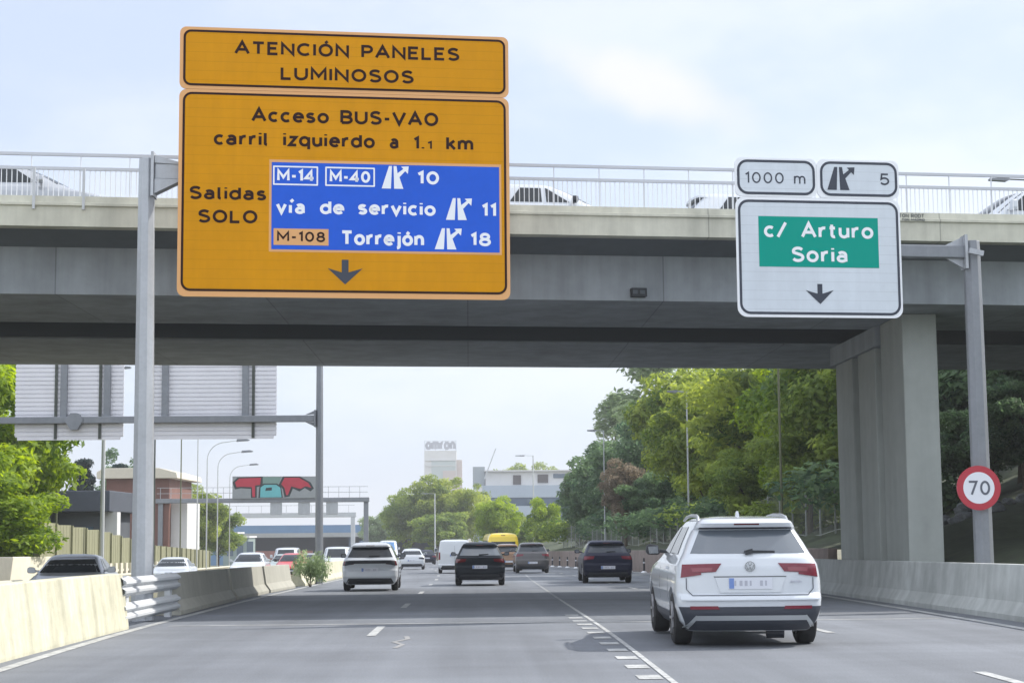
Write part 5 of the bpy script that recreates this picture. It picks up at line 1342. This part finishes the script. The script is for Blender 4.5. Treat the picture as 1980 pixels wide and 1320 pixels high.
# left: dark roofed house, brick house, far white blocks
g = empty('house', (0, 0, 0), 0, 'small house with a thick dark flat roof behind the noise barrier', 'house')
DK = mat('dark_slate', (.055, .065, .085), .7, noise=(.6, .1))
MB().box(-23.9, -20.0, 95, 103, -1.4, 2.7).build('wall', mat('dark_wall', (.075, .085, .10), .8, noise=(.6, .15)), g)
MB().box(-24.4, -19.4, 94.2, 104, 2.71, 3.85).build('roof', DK, g, bevel=.05)
MB().box(-22.1, -20.4, 94.9, 94.99, .2, 1.9).build('window', WIN, g)
MB().box(-19.99, -19.2, 95.3, 96.2, -1.4, 2.7).build('side_wall', OW, g)
g = empty('brick_house', (0, 0, 0), 0, 'brick house with a cream cornice behind the yellow sign post', 'house')
BRK = mat('brick', (.17, .085, .068), .9, noise=(.8, .12), bump=(8, .3)); CRM = mat('cream_render', (.58, .54, .45), .8, noise=(.6, .08))
MB().box(-31.2, -25.8, 150, 162, .2, 6.25).build('wall', BRK, g, label='brick upper wall')
MB().box(-31.2, -25.8, 150, 162, -2.6, .19).build('wall', CRM, g, label='pale lower wall')
MB().prism_y([(-31.9, 6.26), (-25.0, 6.26), (-25.1, 6.75), (-26.6, 7.15), (-31.4, 7.15), (-31.9, 6.8)], 149.3, 163).build('roof', CRM, g, bevel=.04)
windows(g, (-30.0, -28.4), (1.4, 3.6), .9, 1.3, 149.95, WIN)
MB().box(-27.2, -26.0, 149.9, 149.99, -1.2, -.1).build('window', WIN, g)
MB().box(-25.79, -24.4, 151, 158, -2.4, 4.2).build('side_porch', OW, g)
for i, (x0, x1, y, top, lab) in enumerate(((-41, -36, 270, 1.5, 'low white building with flags left of the blue overpass'), (-34.5, -31.0, 245, .9, 'grey green cabin by the far left lamp posts'))):
    g = empty('building', (0, 0, 0), 0, lab, 'building')
    MB().box(x0, x1, y, y + 8, -4.2, top).build('wall', (BLUE, mat('grey_green_cladding', (.22, .28, .27), .7))[i], g)
    MB().box(x0 - .2, x1 + .2, y - .3, y + 8.2, top + .01, top + .25).build('roof', OW, g)
    for k in range(3): MB().box(x0 + .5 + k * 1.4, x0 + 1.4 + k * 1.4, y - .05, y - .01, -1.6, top - .5).build('window', (OW, WIN)[i], g)
# noise barrier and cream wall on the far left
OLV = mat('olive_panel', (.25, .25, .155), .8, noise=(.5, .1), streak=(3, .15)); 
g = empty('noise_barrier', (0, 0, 0), 0, 'olive beige noise barrier panels along the far side of the oncoming road', 'fence')
nx = lambda y: float(np.interp(y, [66, 72, 85, 100, 140], [-17.5, -17.6, -17.7, -18.2, -20.6]))
nt_ = lambda y: float(np.interp(y, [66, 72, 78, 85, 100, 140], [2.15, 2.0, 1.85, 1.6, .85, .1]))
yy = [71.5 + 3 * i for i in range(23)]
for ya, yb in zip(yy[:-1], yy[1:]):
    b = MB(); n = 10
    for k in range(n):
        t0, t1 = k / n, (k + 1) / n; p = (nx(ya) + (nx(yb) - nx(ya)) * t0, ya + 3 * t0); q = (nx(ya) + (nx(yb) - nx(ya)) * t1, ya + 3 * t1)
        d = .008 if k % 2 else 0; zb_ = zl(-17.3, ya) - .3; tp = nt_((ya + yb) / 2)
        b.add([(p[0] + d, p[1], zb_), (q[0] + d, q[1], zb_), (q[0] + d, q[1], tp), (p[0] + d, p[1], tp), (p[0] - .1, p[1], zb_), (q[0] - .1, q[1], zb_), (q[0] - .1, q[1], tp), (p[0] - .1, p[1], tp)],
              [(0, 1, 2, 3), (7, 6, 5, 4), (3, 2, 6, 7), (0, 4, 5, 1), (1, 5, 6, 2), (4, 0, 3, 7)])
    b.build('panel', OLV, g)
for y in yy: MB().box(nx(y) - .16, nx(y) + .10, y - .07, y + .07, zl(-17.3, y) - .3, nt_(y) + .02).build('post', OLV, g)
tag(MB().sweep([(0, -.4), (0, .45), (.05, 1.62), (.3, 1.62), (.35, -.4)], [(-17.95 + .028 * (y - 50), y, zl(-17.3, y)) for y in range(50, 75, 3)]).build('wall', mat('cream_wall', (.66, .62, .50), .85, noise=(.6, .1)), bevel=.03), 'low cream wall at the left edge behind the silver car', 'wall')
PCK = mat('cream_post', (.64, .60, .50), .8)
g = empty('picket_fence', (0, 0, 0), 0, 'short cream picket fence at the foot of the noise barrier', 'fence')
for k in range(22):
    y = 70 + k * 1.5; x = -17.15 - .012 * (y - 70) - .0004 * (y - 70) ** 2; MB().box(x - .05, x + .05, y - .25, y + .25, zl(-17, y) - .1, zl(-17, y) + 1.25).build('picket', PCK, g)
b = MB(); 
for k in range(21):
    y = 70 + k * 1.5; f_ = lambda y: -17.15 - .012 * (y - 70) - .0004 * (y - 70) ** 2
    b.bar((f_(y) - .08, y, zl(-17, y) + .9), (f_(y + 1.5) - .08, y + 1.5, zl(-17, y + 1.5) + .9), .04, .12)
b.build('rail', PCK, g)

# ------------------------------------------------------------------ haze in the air over the whole place
hz = MB().box(-2600, 2600, -60, 4900, -6, 60).build('haze', bpy.data.materials.new('haze_air'))
hz['kind'] = 'stuff'
hm = bpy.data.materials['haze_air']; hm.use_nodes = True; hn = hm.node_tree; hn.nodes.clear()
ho = hn.nodes.new('ShaderNodeOutputMaterial'); hv = hn.nodes.new('ShaderNodeVolumePrincipled')
hv.inputs['Color'].default_value = (.92, .95, 1.0, 1); hv.inputs['Density'].default_value = 0.0005; hv.inputs['Anisotropy'].default_value = 0.3
hn.links.new(hv.outputs[0], ho.inputs['Volume'])
